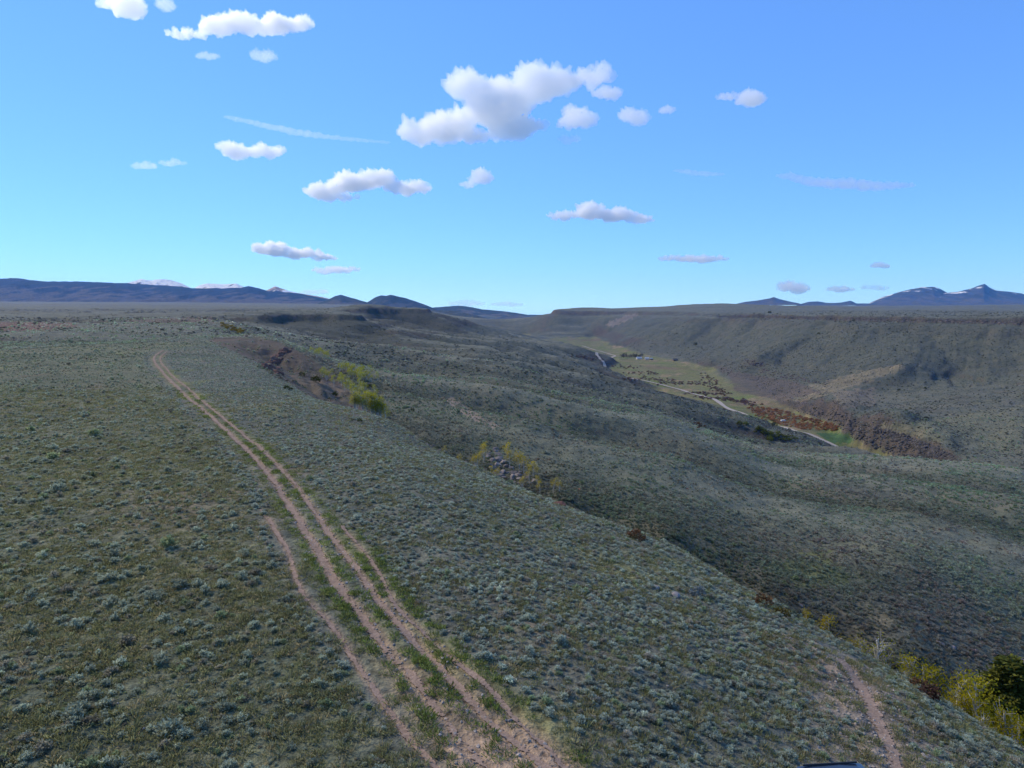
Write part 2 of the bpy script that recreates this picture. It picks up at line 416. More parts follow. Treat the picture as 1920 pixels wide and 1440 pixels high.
# ---- routes of the track, the paths and the valley road, read from the photo
RUT_L = [(909,1433),(877,1398),(839,1350),(801,1308),(773,1266),(742,1235),(704,1187),(676,1148),(634,1100),(600,1041),(572,996),(547,953),(513,900),(483,863),(447,827),(413,797),(370,760),(327,720),(300,693),(290,680),(288,670),(297,662),(307,657)]
RUT_R = [(1009,1426),(978,1398),(936,1367),(895,1329),(857,1287),(822,1249),(787,1211),(752,1173),(718,1134),(690,1096),(666,1062),(634,1023),(603,978),(587,953),(553,907),(513,863),(473,827),(430,793),(387,760),(353,727),(320,703),(303,683),(300,673),(303,667),(313,659)]
RUT_3 = [(1051,1433),(1030,1405),(982,1364),(950,1332),(926,1301),(888,1266),(843,1232),(805,1193),(766,1162),(732,1120),(718,1086),(683,1034),(640,985)]
PATH_L = [(812,1433),(773,1391),(742,1350),(711,1311),(687,1273),(666,1239),(645,1200),(621,1169),(593,1141),(568,1114),(551,1079),(544,1044),(527,1013),(516,992),(489,954)]
PATH_R = [(1685,1452),(1679,1432),(1671,1400),(1652,1367),(1636,1340),(1628,1310),(1617,1286),(1595,1264),(1576,1234)]
def route(px, step=0.35, tail=None):
    P = [hits(u, v) for u, v in px]; P = [p for p in P if p]
    if tail: P = P + [(x, y, 0) for x, y in tail]
    P = np.array(P)[:, :2]
    for _ in range(2):                       # Chaikin smoothing
        Q = np.empty((2 * len(P) - 2, 2)); Q[0::2] = P[:-1] * .75 + P[1:] * .25; Q[1::2] = P[:-1] * .25 + P[1:] * .75
        P = np.r_[P[:1], Q, P[-1:]]
    s = np.r_[0, np.cumsum(np.hypot(*np.diff(P, axis=0).T))]
    t = np.arange(0, s[-1], step)
    return np.c_[np.interp(t, s, P[:, 0]), np.interp(t, s, P[:, 1])]
def extend(R, n=40):                         # carry a route on behind the bottom edge of the picture
    d = R[0] - R[12]; d = d / np.linalg.norm(d) * 0.35
    return np.r_[R[0] + d * np.arange(n, 0, -1)[:, None], R]
R_L, R_R, R_3, R_PL, R_PR = [extend(route(p)) for p in (RUT_L, RUT_R, RUT_3, PATH_L, PATH_R)]

def near_route(x, y, R, every=6):
    """distance to a route, for points near it"""
    d = np.full(x.shape, 99.0); Q = R[::every]; lo, hi = Q.min(0) - 8, Q.max(0) + 8
    m_ = (x > lo[0]) & (x < hi[0]) & (y > lo[1]) & (y < hi[1]); xs, ys = x[m_], y[m_]
    dd = np.full(xs.shape, 99.0)
    for p, q in zip(Q[:-1], Q[1:]):
        w = q - p; t = np.clip(((xs - p[0]) * w[0] + (ys - p[1]) * w[1]) / (w @ w), 0, 1)
        dd = np.minimum(dd, np.hypot(xs - p[0] - t * w[0], ys - p[1] - t * w[1]))
    d[m_] = dd; return d

# the ruts are worn into the ground, with a low berm beside them
gx_, gy_ = GX.ravel(), GY.ravel(); sink_ = np.zeros(len(gx_)); close_ = (gy_ > -12) & (gy_ < 130) & (np.abs(gx_) < 60)
for R, w_, dep in ((R_L, 0.40, 0.12), (R_R, 0.32, 0.10), (R_3, 0.26, 0.06), (R_PL, 0.24, 0.06), (R_PR, 0.5, 0.06)):
    q = near_route(gx_[close_], gy_[close_], R, 4)
    sink_[close_] += -dep * smooth(w_ * 1.15, w_ * 0.55, q) + 0.35 * dep * smooth(w_ * 1.0, w_ * 1.4, q) * smooth(w_ * 2.4, w_ * 1.5, q)
GZ += sink_.reshape(GZ.shape)

# ---- what grows or lies where: base colours of the land, plus shade painted on mesa faces
BOWL = [(395,640),(430,636),(480,631),(545,650),(600,684),(640,716),(700,780),(745,803),(690,792),(640,770),(580,744),(520,702),(450,664)]
def masks(x, y, z, slope):
    u, v = project(x, y, z)
    n1 = fbm(x / 14, y / 14, 4, 71); n2 = fbm(x / 60, y / 60, 4, 73); n3 = fbm(x / 300, y / 300, 4, 79)
    m_ = {}
    m_['n1'], m_['n2'], m_['n3'] = n1, n2, n3
    ju, jv = u + 14 * n1, v + 7 * n1
    m_['bowl'] = in_poly(ju, jv, BOWL) & (y > 140) & (y < 400)
    m_['floor'] = smooth(-122.5, -125.5, z) * smooth(560, 680, y) * smooth(5200, 3500, y)
    m_['bench'] = in_poly(x + 0.012 * y * n1, y + 0.02 * y * n1, BENCH) * 1.0
    m_['west'] = smooth(-1.5, -4.5, x - np.interp(y, R_L[::20, 1], R_L[::20, 0])) * (y < 300)
    m_['steep'] = smooth(0.42, 0.75, slope)
    m_['talus'] = smooth(0.22, 0.5, slope) * (y > 480) * (z < -95) * (x > 150)
    m_['rim'] = smooth(0.20, 0.45, slope) * (y > 700) * (z > -35)
    return m_
mk = masks(GX.ravel(), GY.ravel(), GZ.ravel(), SLOPE.ravel())
n1, n2, n3 = mk['n1'], mk['n2'], mk['n3']
fx, fy, fz = GX.ravel(), GY.ravel(), GZ.ravel()
def lay(col, mask, c):
    k = np.clip(mask, 0, 1)[:, None]; return col * (1 - k) + np.array(c) * k
SAGE, SAGE_G, SOIL, ROCKY = (0.172, 0.172, 0.128), (0.138, 0.142, 0.084), (0.31, 0.215, 0.15), (0.088, 0.070, 0.056)
gc = np.tile(np.array((0.128, 0.130, 0.092)), (len(fx), 1))               # slopes
gc = lay(gc, smooth(-0.3, 0.9, n2) * 0.45, (0.150, 0.132, 0.100))
gc = lay(gc, smooth(0.1, 0.8, n3 + 0.4 * n2) * 0.5, (0.112, 0.122, 0.074))
gc = lay(gc, smooth(0.2, 0.9, -n2 + 0.5 * n1) * 0.35, (0.115, 0.085, 0.065))
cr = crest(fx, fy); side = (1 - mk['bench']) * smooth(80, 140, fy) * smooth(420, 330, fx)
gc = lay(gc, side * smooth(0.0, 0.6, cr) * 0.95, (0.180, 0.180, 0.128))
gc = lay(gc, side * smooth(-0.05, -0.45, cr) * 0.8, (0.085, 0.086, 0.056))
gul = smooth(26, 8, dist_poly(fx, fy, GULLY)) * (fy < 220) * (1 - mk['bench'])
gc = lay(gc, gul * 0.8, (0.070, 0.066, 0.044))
gc = lay(gc, mk['bench'], tuple(0.8 * q for q in SAGE))
gc = lay(gc, mk['bench'] * mk['west'] * 0.85, SAGE_G)
gc = lay(gc, mk['bench'] * smooth(0.25, 0.9, n1) * 0.55, (0.16, 0.165, 0.05))
gc = lay(gc, mk['bench'] * smooth(0.35, 0.9, -n1 + 0.3 * n2) * 0.5, (0.24, 0.175, 0.115))
hi = smooth(-30, -15, fz) * smooth(350, 480, fy)
gc = lay(gc, hi, (0.142, 0.145, 0.108)); gc = lay(gc, hi * smooth(0.0, 0.7, n3) * 0.5, (0.115, 0.112, 0.076))
face = smooth(0.10, 0.26, SLOPE.ravel()) * smooth(420, 650, fy)  # shade of steep far faces, put into the land colour
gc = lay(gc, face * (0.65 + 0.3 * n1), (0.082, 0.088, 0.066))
gc = lay(gc, mk['bowl'] * (0.75 + 0.3 * n1), (0.112, 0.084, 0.066))
gc = lay(gc, mk['bowl'] * smooth(0.2, 0.7, perlin(fx / 2.6, fy / 11, 91)), (0.075, 0.06, 0.05))
gc = lay(gc, mk['talus'] * 0.85, ROCKY); gc = lay(gc, mk['rim'] * 0.8, (0.085, 0.072, 0.058))
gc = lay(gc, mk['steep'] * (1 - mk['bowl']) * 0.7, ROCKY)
gu, gv = GU.ravel(), GV.ravel()
fl = mk['floor']
gc = lay(gc, fl, (0.165, 0.160, 0.070))
gc = lay(gc, fl * smooth(0.15, 0.75, n2), (0.125, 0.150, 0.045))
gc = lay(gc, fl * smooth(0.25, 0.8, -n2 + 0.5 * n1), (0.27, 0.20, 0.115))
gc = lay(gc, fl * smooth(0.3, 0.7, n3 - 0.2 * n2) * 0.6, (0.16, 0.105, 0.07))
gc = lay(gc, in_poly(gu + 6 * n1, gv + 3 * n1, [(1530,812),(1590,812),(1600,826),(1560,832)]) * fl, (0.065, 0.115, 0.04))
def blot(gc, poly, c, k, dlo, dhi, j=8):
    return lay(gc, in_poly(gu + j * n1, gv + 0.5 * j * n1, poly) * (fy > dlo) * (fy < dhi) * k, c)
gc = blot(gc, [(430,600),(560,593),(660,590),(700,606),(760,640),(720,650),(600,625),(500,610)], (0.066, 0.069, 0.050), 0.9, 800, 1260, 6)  # shaded face of the nearer left mesa, painted dark
gc = blot(gc, [(690,580),(785,580),(850,608),(880,625),(820,628),(740,612),(690,600)], (0.068, 0.070, 0.052), 0.9, 1450, 1950, 5)  # shaded face of the second left mesa, painted dark
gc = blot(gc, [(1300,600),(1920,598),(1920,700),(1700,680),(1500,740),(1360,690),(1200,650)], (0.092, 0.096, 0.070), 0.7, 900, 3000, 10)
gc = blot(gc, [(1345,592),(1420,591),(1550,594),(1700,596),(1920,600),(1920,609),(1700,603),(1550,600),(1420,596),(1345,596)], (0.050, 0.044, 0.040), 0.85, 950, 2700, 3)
gc = blot(gc, [(-100,602),(130,603),(150,610),(90,618),(-100,626)], (0.17, 0.095, 0.075), 0.8, 450, 760, 6)
gc = blot(gc, [(225,600),(400,594),(400,603),(235,609)], (0.16, 0.10, 0.08), 0.6, 600, 1000, 6)
gc = blot(gc, [(830,748),(850,745),(900,780),(940,800),(930,806),(880,785)], (0.32, 0.235, 0.165), 0.8, 180, 300)
gc = blot(gc, [(1400,750),(1480,735),(1620,695),(1690,683),(1700,690),(1600,725),(1500,752)], (0.225, 0.185, 0.115), 0.7, 850, 1150)
gc = blot(gc, [(1560,735),(1640,725),(1640,760),(1580,765)], (0.235, 0.185, 0.125), 0.6, 800, 1100)
gc = blot(gc, [(1640,800),(1920,760),(1920,850),(1760,830)], (0.185, 0.175, 0.105), 0.6, 500, 900)
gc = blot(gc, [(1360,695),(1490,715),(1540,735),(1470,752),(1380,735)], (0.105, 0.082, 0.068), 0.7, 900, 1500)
gc = blot(gc, [(1130,610),(1180,588),(1200,590),(1150,612)], (0.24, 0.195, 0.165), 0.6, 3000, 4200, 4)
gc = blot(gc, [(1035,583),(1180,585),(1185,590),(1034,588)], (0.10, 0.085, 0.07), 0.8, 3500, 4200, 2)
gc = blot(gc, [(1440,1050),(1560,1030),(1580,1090),(1500,1110),(1460,1090)], (0.13, 0.15, 0.04), 0.5, 60, 140, 30)
# track corridor: trodden soil and green verge
x_, y_ = fx, fy
dL, dR, d3 = near_route(x_, y_, R_L), near_route(x_, y_, R_R), near_route(x_, y_, R_3)
dP, dQ = near_route(x_, y_, R_PL), near_route(x_, y_, R_PR)
verge = smooth(1.6, 0.5, np.minimum(dL, dR)) + smooth(1.2, 0.3, d3)
gc = lay(gc, verge * (0.40 + 0.6 * n1), (0.15, 0.155, 0.055))
near_soil = np.maximum.reduce([smooth(0.50, 0.20, dL), smooth(0.42, 0.15, dR), smooth(0.35, 0.1, d3) * 0.7, smooth(0.32, 0.1, dP) * 0.8, smooth(1.0, 0.2, dQ)])
lowend = smooth(32, 22, fy) * smooth(1.6, 0.6, np.minimum(dL, dR)) * smooth(-0.1, 0.3, n1)
gc = lay(gc, np.maximum(near_soil * 0.8, lowend * 0.9), SOIL)
gc = lay(gc, smooth(4.5, 0.8, dQ + 1.5 * n1) * 0.65, (0.31, 0.235, 0.175))
gc *= (1 + 0.10 * n1 + 0.08 * n2)[:, None]

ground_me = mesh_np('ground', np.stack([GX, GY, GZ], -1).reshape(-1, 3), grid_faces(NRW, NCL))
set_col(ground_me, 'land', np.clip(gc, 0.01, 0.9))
m = NT('ground_soil')
pos = m.n('ShaderNodeNewGeometry').outputs['Position']
land = m.n('ShaderNodeAttribute', attribute_name='land').outputs['Color']
g1 = m.noise(pos, 2.6, 3, 0.6); g2 = m.noise(pos, 0.33, 4, 0.65); g3 = m.noise(pos, 0.06, 4, 0.6); g4 = m.noise(pos, 11.0, 2, 0.6)
c = m.mix(1.0, land, m.ramp(g1, [(0.30, (0.45, 0.44, 0.42)), (0.5, (1, 1, 1)), (0.72, (1.45, 1.42, 1.35))]), 'MULTIPLY')
c = m.mix(1.0, c, m.ramp(g2, [(0.30, (0.48, 0.52, 0.55)), (0.46, (1, 1, 1)), (0.75, (1.3, 1.25, 1.2))]), 'MULTIPLY')
c = m.mix(1.0, c, m.ramp(g3, [(0.3, (0.72, 0.78, 0.80)), (0.5, (1, 1, 1)), (0.7, (1.2, 1.12, 1.05))]), 'MULTIPLY')
c = m.mix(1.0, c, m.ramp(g4, [(0.3, (0.7, 0.7, 0.7)), (0.5, (1, 1, 1)), (0.8, (1.3, 1.25, 1.2))]), 'MULTIPLY')
hgt = m.math('ADD', m.math('MULTIPLY', g2, 0.45), m.math('ADD', m.math('MULTIPLY', g1, 0.35), m.math('MULTIPLY', g4, 0.05)))
m.surface(c, 0.95, hgt, 0.6, 0.1)
ground = obj('ground', ground_me, m.m, kind='structure', label='rolling sagebrush land of benches, gullies and a wide valley', category='terrain')
# ------------------------------------------------------------------ far mountains
def perlin3(x, y, z, seed=0):
    k = np.floor(z); f = z - k; w = f * f * (3 - 2 * f)
    # two decorrelated slices blended along z
    def sl(kk): return perlin(x + kk * 17.31 + 0.37 * z, y + kk * 9.73 - 0.29 * z, seed)
    return sl(k) * (1 - w) + sl(k + 1) * w
def fbm3(P, octv=4, seed=0, gain=0.5):
    s = np.zeros(len(P)); a = 1.0; Q = P.copy()
    for o in range(octv):
        s += a * perlin3(Q[:, 0], Q[:, 1], Q[:, 2], seed + 13 * o); a *= gain; Q = Q * 2.03 + 5.3
    return s
m = NT('forested_mountain')
pos = m.n('ShaderNodeNewGeometry').outputs['Position']
mc = m.n('ShaderNodeAttribute', attribute_name='land').outputs['Color']
q1 = m.noise(pos, 0.012, 4, 0.7); q2 = m.noise(pos, 0.05, 2, 0.6)
c = m.mix(1.0, mc, m.ramp(q1, [(0.3, (0.6, 0.6, 0.6)), (0.5, (1, 1, 1)), (0.7, (1.35, 1.3, 1.25))]), 'MULTIPLY')
c = m.mix(1.0, c, m.ramp(q2, [(0.3, (0.7, 0.7, 0.7)), (0.6, (1.15, 1.15, 1.15))]), 'MULTIPLY')
m.surface(c, 0.95, q1, 40.0, 0.05)
M_MOUNT = m.m
def mountain(label, D, depth, sil, base, col, snow=None, meadow=0.0, seed=0, jag=1.2, sunlit=None):
    us = np.arange(sil[0][0], sil[-1][0] + 1, 2.0)
    vs = np.interp(us, [p[0] for p in sil], [p[1] for p in sil])
    vs = vs + jag * fbm(us / 18, us * 0 + seed, 4, seed)
    T = np.r_[np.linspace(0, 1, 46), 1.12, 1.3, 1.6]
    UU, TT = np.meshgrid(us, T); VV = np.tile(vs, (len(T), 1))
    zr = CAM_H + (V_HOR - VV) / F_PX * D; zb = CAM_H + (V_HOR - base) / F_PX * (D - depth)
    dd = D - depth * (1 - TT); xx = (UU - 960) / F_PX * dd
    zb = np.where(TT > 1, CAM_H + (V_HOR - base) / F_PX * D, zb)
    prof = np.where(TT <= 1, TT ** 1.15, np.maximum(0, 1 - (TT - 1) * 1.4))
    rel = zr - zb
    w = D / F_PX
    rd = ridged(xx / (w * 75), dd / (w * 260), 4, seed + 3)
    carve = np.clip(0.5 - 0.33 * rd, 0, 1.4)
    z = zb + rel * prof - carve * rel * 0.42 * np.where(TT <= 1, 4 * TT * (1 - TT) ** 0.8 * (0.4 + 0.6 * (1 - TT)), 0)
    z = np.where(TT > 1, zb + rel * prof, z)
    V = np.stack([xx, dd, z], -1).reshape(-1, 3)
    me = mesh_np('mountain', V, grid_faces(*UU.shape))
    hrel = ((z - zb) / np.maximum(rel, 1)).ravel(); n = fbm(V[:, 0] / (w * 22), V[:, 1] / (w * 60), 5, seed + 9)
    cc = np.tile(np.array(col), (len(V), 1))
    if meadow: cc = lay(cc, smooth(0.62, 0.30, hrel + 0.55 * n) * meadow, (0.20, 0.155, 0.11))
    if sunlit: cc = lay(cc, smooth(sunlit, sunlit + 0.15, hrel + 0.08 * n), (0.36, 0.27, 0.20))  # warm sunlight painted into the colour of the upper slopes
    if snow: cc = lay(cc, smooth(snow, snow + 0.12, hrel + 0.50 * n * (rd.ravel() * 0.4 + 0.6)), (0.80, 0.80, 0.82))
    set_col(me, 'land', cc)
    return obj('mountain', me, M_MOUNT, kind='structure', label=label, category='mountain')
FOREST = (0.012, 0.018, 0.020)
mountain('long dark forested mountain range beyond the plateau', 14000, 4200, [(-500,530),(-200,526),(0,524),(40,522),(85,528),(170,529),(250,532),(330,537),(370,541),(420,541),(455,540),(470,537),(490,541),(505,546),(560,550),(600,558),(640,566),(660,572)], 571, FOREST, None, 0.45, 3, 0.8)
mountain('snow streaked pale mountain wall behind the forested range', 15600, 1500, [(225,545),(246,531),(272,524),(292,527),(308,524),(330,526),(346,532),(358,538),(372,545)], 552, (0.07, 0.065, 0.065), 0.34, 0, 13, 0.9)
mountain('pale snowy ridge behind the forested range', 15900, 1500, [(360,546),(378,536),(395,532),(425,534),(447,532),(462,538),(478,545)], 552, (0.07, 0.065, 0.065), 0.38, 0, 23, 0.8)
mountain('small pointed peak with warm sunlight painted on top', 15000, 2000, [(470,556),(500,546),(512,541),(520,537),(532,541),(548,547),(575,552),(600,556),(625,561),(650,568)], 566, (0.05, 0.05, 0.042), 0.97, 0, 33, 0.6, 0.70)
mountain('low dark rounded hill left of the double hill', 10000, 1500, [(590,572),(612,564),(632,555),(642,553),(656,557),(680,564),(700,570),(720,576)], 574, (0.035, 0.042, 0.034), None, 0.35, 43, 0.5)
mountain('dark blue double topped hill behind the mesa', 10500, 1500, [(670,576),(690,567),(705,558),(716,554),(726,555),(734,553),(748,556),(765,560),(785,567),(800,572),(816,579),(830,586)], 582, (0.032, 0.040, 0.033), None, 0.25, 53, 0.5)
mountain('blue forested ridge at the head of the valley', 12000, 2600, [(780,580),(820,576),(860,573),(885,576),(905,580),(940,583),(965,586),(990,590),(1015,590),(1050,592),(1100,594)], 598, (0.040, 0.050, 0.040), None, 0.5, 63, 0.5)
mountain('lower blue green hill in the valley gap', 7800, 900, [(790,588),(815,582),(840,582),(862,584),(885,589),(905,594),(930,600),(955,606),(985,613)], 612, (0.075, 0.078, 0.055), None, 0.3, 73, 0.5)
mountain('distant low ridge with small pointed top beyond right plateau', 15000, 2000, [(1370,571),(1395,566),(1420,563),(1438,560),(1447,557),(1458,561),(1475,565),(1500,570)], 572, (0.07, 0.065, 0.055), None, 0.2, 83, 0.4)
mountain('row of low dark knobs on the horizon', 15500, 1500, [(1490,572),(1512,566),(1530,565),(1545,568),(1562,568),(1575,567),(1590,564),(1602,569),(1640,569),(1665,572)], 573, (0.055, 0.055, 0.048), None, 0.2, 93, 0.4)
mountain('broad dark mountain with snow patches on its right shoulder', 17000, 3600, [(1600,573),(1625,569),(1650,557),(1680,548),(1700,543),(1722,539),(1745,538),(1757,543),(1770,549),(1795,556),(1830,566),(1850,572)], 574, (0.048, 0.048, 0.044), 1.02, 0.25, 103, 0.5)
mountain('pointed dark mountain with small snow patches', 16500, 3400, [(1700,570),(1735,558),(1765,550),(1790,547),(1815,541),(1830,535),(1838,533),(1848,540),(1862,545),(1890,548),(1920,552),(1980,551),(2100,556),(2300,563)], 574, (0.048, 0.048, 0.044), 1.06, 0.25, 113, 0.5)
# ------------------------------------------------------------------ the air
bm = bmesh.new(); bmesh.ops.create_cube(bm, size=1.0)
for v_ in bm.verts: v_.co = ((v_.co.x) * 60000, 11300 + v_.co.y * 24000, 365 + v_.co.z * 1150)
hz = bpy.data.meshes.new('haze'); bm.to_mesh(hz); bm.free()
m = NT('air'); vol = m.n('ShaderNodeVolumePrincipled', {'Color': (0.12, 0.40, 1.0, 1), 'Density': 2.6e-5, 'Absorption Color': (1, 1, 1, 1), 'Anisotropy': 0.0})
m.link(vol.outputs[0], m.o.inputs['Volume'])
obj('haze', hz, m.m, kind='stuff', label='thin blue air haze over the whole valley', category='haze')
# ------------------------------------------------------------------ dirt track, footpaths, valley road: thin sheets draped on the ground
m = NT('trodden_soil')
pos = m.n('ShaderNodeNewGeometry').outputs['Position']
edge = m.n('ShaderNodeAttribute', attribute_name='edge').outputs['Fac']
w1 = m.noise(pos, 1.5, 3, 0.6); w2 = m.noise(pos, 7.0, 3, 0.65); w3 = m.noise(pos, 30.0, 2, 0.6); w0 = m.noise(pos, 0.25, 2, 0.5)
c = m.ramp(w2, [(0.25, (0.20, 0.136, 0.098)), (0.5, (0.295, 0.205, 0.150)), (0.78, (0.40, 0.285, 0.215))])
c = m.mix(1.0, c, m.ramp(w3, [(0.3, (0.72, 0.72, 0.72)), (0.6, (1.1, 1.1, 1.1)), (0.75, (1.35, 1.33, 1.3))]), 'MULTIPLY')
c = m.mix(1.0, c, m.ramp(w1, [(0.3, (0.8, 0.8, 0.8)), (0.7, (1.15, 1.13, 1.1))]), 'MULTIPLY')
brk = m.math('ADD', m.math('MULTIPLY', m.math('SUBTRACT', w1, 0.5), 1.5), m.math('ADD', m.math('MULTIPLY', m.math('SUBTRACT', w2, 0.5), 1.3), m.math('MULTIPLY', m.math('SUBTRACT', w0, 0.5), 1.2)))
keep_ = m.math('GREATER_THAN', m.math('ADD', m.math('SUBTRACT', 0.62, edge), brk), 0.0)
b = m.surface(c, 0.95, w2, 0.04, 0.1)
tr = m.n('ShaderNodeBsdfTransparent'); mx = m.n('ShaderNodeMixShader', {0: keep_, 1: tr.outputs[0], 2: b.outputs[0]})
m.link(mx.outputs[0], m.o.inputs['Surface']); M_TRACK = m.m
m = NT('road_gravel'); pos = m.n('ShaderNodeNewGeometry').outputs['Position']
m.surface(m.ramp(m.noise(pos, 0.4, 3), [(0.3, (0.34, 0.28, 0.22)), (0.7, (0.46, 0.39, 0.32))]), 0.95); M_ROAD = m.m
def strip(name, R, width, mat, parent=None, lift=0.03, wear=None, ncross=7, **props):
    t = np.gradient(R, axis=0); t /= np.linalg.norm(t, axis=1)[:, None] + 1e-9; nrm = np.c_[t[:, 1], -t[:, 0]]
    e = np.linspace(-1, 1, ncross); s = np.arange(len(R)) * 1.0
    wd = width * (1 + 0.22 * perlin(s / 9, s * 0 + width * 7, 5)) * (1 if np.isscalar(width) else 1)
    off = 0.12 * perlin(s / 14, s * 0 + 3.3, 8)
    P = R[:, None, :] + nrm[:, None, :] * (e[None, :] * (wd / 2)[:, None] + off[:, None])[..., None]
    z = sheet(P[..., 0].ravel(), P[..., 1].ravel()) + lift + 0.00035 * P[..., 1].ravel()
    V = np.c_[P.reshape(-1, 2), z]
    me = mesh_np(name, V, grid_faces(len(R), ncross)[:, ::-1] if False else grid_faces(len(R), ncross))
    w_ = np.zeros(len(R)) if wear is None else wear(R)
    E = (np.abs(e)[None, :] ** 1.5 + w_[:, None]).ravel().astype(np.float32)
    at = me.attributes.new('edge', 'FLOAT', 'POINT'); at.data.foreach_set('value', E)
    return obj(name, me, mat, parent, **props)
track = obj('dirt_track', None, None, None, kind='structure', label='two rut dirt track running along the sagebrush bench', category='track')
frayed = lambda R: 0.30 * smooth(38, 24, R[:, 1]) 
strip('rut', R_L, 0.62, M_TRACK, track, wear=frayed)
strip('rut', R_R, 0.48, M_TRACK, track, wear=lambda R: 0.12 + 0 * R[:, 0])
strip('rut', R_3, 0.36, M_TRACK, track, wear=lambda R: 0.22 + 0.35 * smooth(36, 55, R[:, 1]))
mid = (R_L[:: 1][: min(len(R_L), len(R_R))] + R_R[: min(len(R_L), len(R_R))]) / 2
strip('footpath', R_PL, 0.32, M_TRACK, None, wear=lambda R: 0.05 + 0.35 * smooth(50, 62, R[:, 1]), kind='structure', label='narrow single footpath left of the dirt track', category='footpath')
strip('footpath', R_PR, 0.75, M_TRACK, None, wear=lambda R: 0.10 + 0 * R[:, 0], kind='structure', label='short stony footpath near the aspens at the bench edge', category='footpath')
# valley road, visible stretches joined by hidden ones
ROAD = [(1622,849),(1600,844),(1560,834),(1530,825),(1500,816),(1470,806),(1440,797),(1405,785)]
ROAD2 = [(1360,767),(1352,760),(1342,752),(1328,747)]
ROAD3 = [(1145,704),(1138,696),(1130,690),(1118,685)]
ROAD4 = [(1120,680),(1135,676),(1150,671),(1155,670),(1145,664),(1130,660),(1118,656),(1104,652),(1090,648)]
def floor_pt(u, v): return onz(u, v, -127.3)[:2]
rp = [floor_pt(*p) for p in ROAD + [(1385, 777)] + ROAD2 + [(1290, 735), (1240, 722), (1190, 713)] + ROAD3 + ROAD4]
P = np.array(rp)
for _ in range(2):
    Q = np.empty((2 * len(P) - 2, 2)); Q[0::2] = P[:-1] * .75 + P[1:] * .25; Q[1::2] = P[:-1] * .25 + P[1:] * .75
    P = np.r_[P[:1], Q, P[-1:]]
s_ = np.r_[0, np.cumsum(np.hypot(*np.diff(P, axis=0).T))]; t_ = np.arange(0, s_[-1], 4.0)
R_ROAD = np.c_[np.interp(t_, s_, P[:, 0]), np.interp(t_, s_, P[:, 1])]
strip('gravel_road', R_ROAD, 7.5, M_ROAD, None, lift=0.5, kind='structure', label='pale gravel road winding along the valley floor', category='road')
# ------------------------------------------------------------------ plants: prototypes
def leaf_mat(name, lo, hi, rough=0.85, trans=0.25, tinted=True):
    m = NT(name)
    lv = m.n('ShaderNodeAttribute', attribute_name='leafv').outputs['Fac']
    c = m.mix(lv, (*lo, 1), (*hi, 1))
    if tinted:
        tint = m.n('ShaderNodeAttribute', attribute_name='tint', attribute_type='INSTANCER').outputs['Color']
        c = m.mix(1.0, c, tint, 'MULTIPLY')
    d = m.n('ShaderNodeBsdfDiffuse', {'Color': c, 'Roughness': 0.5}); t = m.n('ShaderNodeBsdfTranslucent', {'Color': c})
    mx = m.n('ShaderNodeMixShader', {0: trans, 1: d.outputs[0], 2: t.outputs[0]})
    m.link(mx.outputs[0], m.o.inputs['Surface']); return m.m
def bark_mat(name, lo, hi, scale=6.0):
    m = NT(name); oc = m.n('ShaderNodeTexCoord').outputs['Object']
    nz = m.noise(oc, scale, 4, 0.7); m.surface(m.ramp(nz, [(0.35, lo), (0.6, hi)]), 0.85, nz, 0.02, 0.2); return m.m
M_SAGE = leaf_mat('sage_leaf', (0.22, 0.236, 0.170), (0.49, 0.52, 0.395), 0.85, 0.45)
M_GRASS = leaf_mat('grass_blade', (0.15, 0.162, 0.062), (0.30, 0.30, 0.15), 0.85, 0.45)
M_ASPEN = leaf_mat('aspen_leaf', (0.24, 0.21, 0.011), (0.50, 0.44, 0.028), 0.7, 0.5)
M_CONIF = leaf_mat('conifer_needle', (0.030, 0.034, 0.009), (0.13, 0.13, 0.028), 0.8, 0.1)
M_SHRUB = leaf_mat('shrub_leaf', (0.5, 0.5, 0.5), (1.0, 1.0, 1.0))
M_BARK_W = bark_mat('aspen_bark', (0.30, 0.27, 0.22), (0.62, 0.58, 0.50))
M_BARK_D = bark_mat('dark_bark', (0.06, 0.045, 0.035), (0.16, 0.12, 0.09))
def quads(centers, dirs, length, width, rng, bend=0.0):
    """leaf cards: one quad per centre, long along dirs"""
    n = len(centers); d = dirs / (np.linalg.norm(dirs, axis=1)[:, None] + 1e-9)
    r = rng.normal(size=(n, 3)); s = np.cross(d, r); s /= np.linalg.norm(s, axis=1)[:, None] + 1e-9
    L = np.broadcast_to(length, n)[:, None]; W = np.broadcast_to(width, n)[:, None]
    a = centers - d * L * 0.5; b = centers + d * L * 0.5
    V = np.stack([a - s * W * 0.35, a + s * W * 0.35, b + s * W * 0.5, b - s * W * 0.5], 1).reshape(-1, 3)
    return V, np.arange(4 * n).reshape(-1, 4)
def leaf_mesh(name, V, F, val, mat):
    me = mesh_np(name, V, F, False); me.materials.append(mat)
    at = me.attributes.new('leafv', 'FLOAT', 'POINT'); at.data.foreach_set('value', np.repeat(np.clip(val, 0, 1), F.shape[1] if len(val) * F.shape[1] == len(V) else 1).astype(np.float32))
    return me
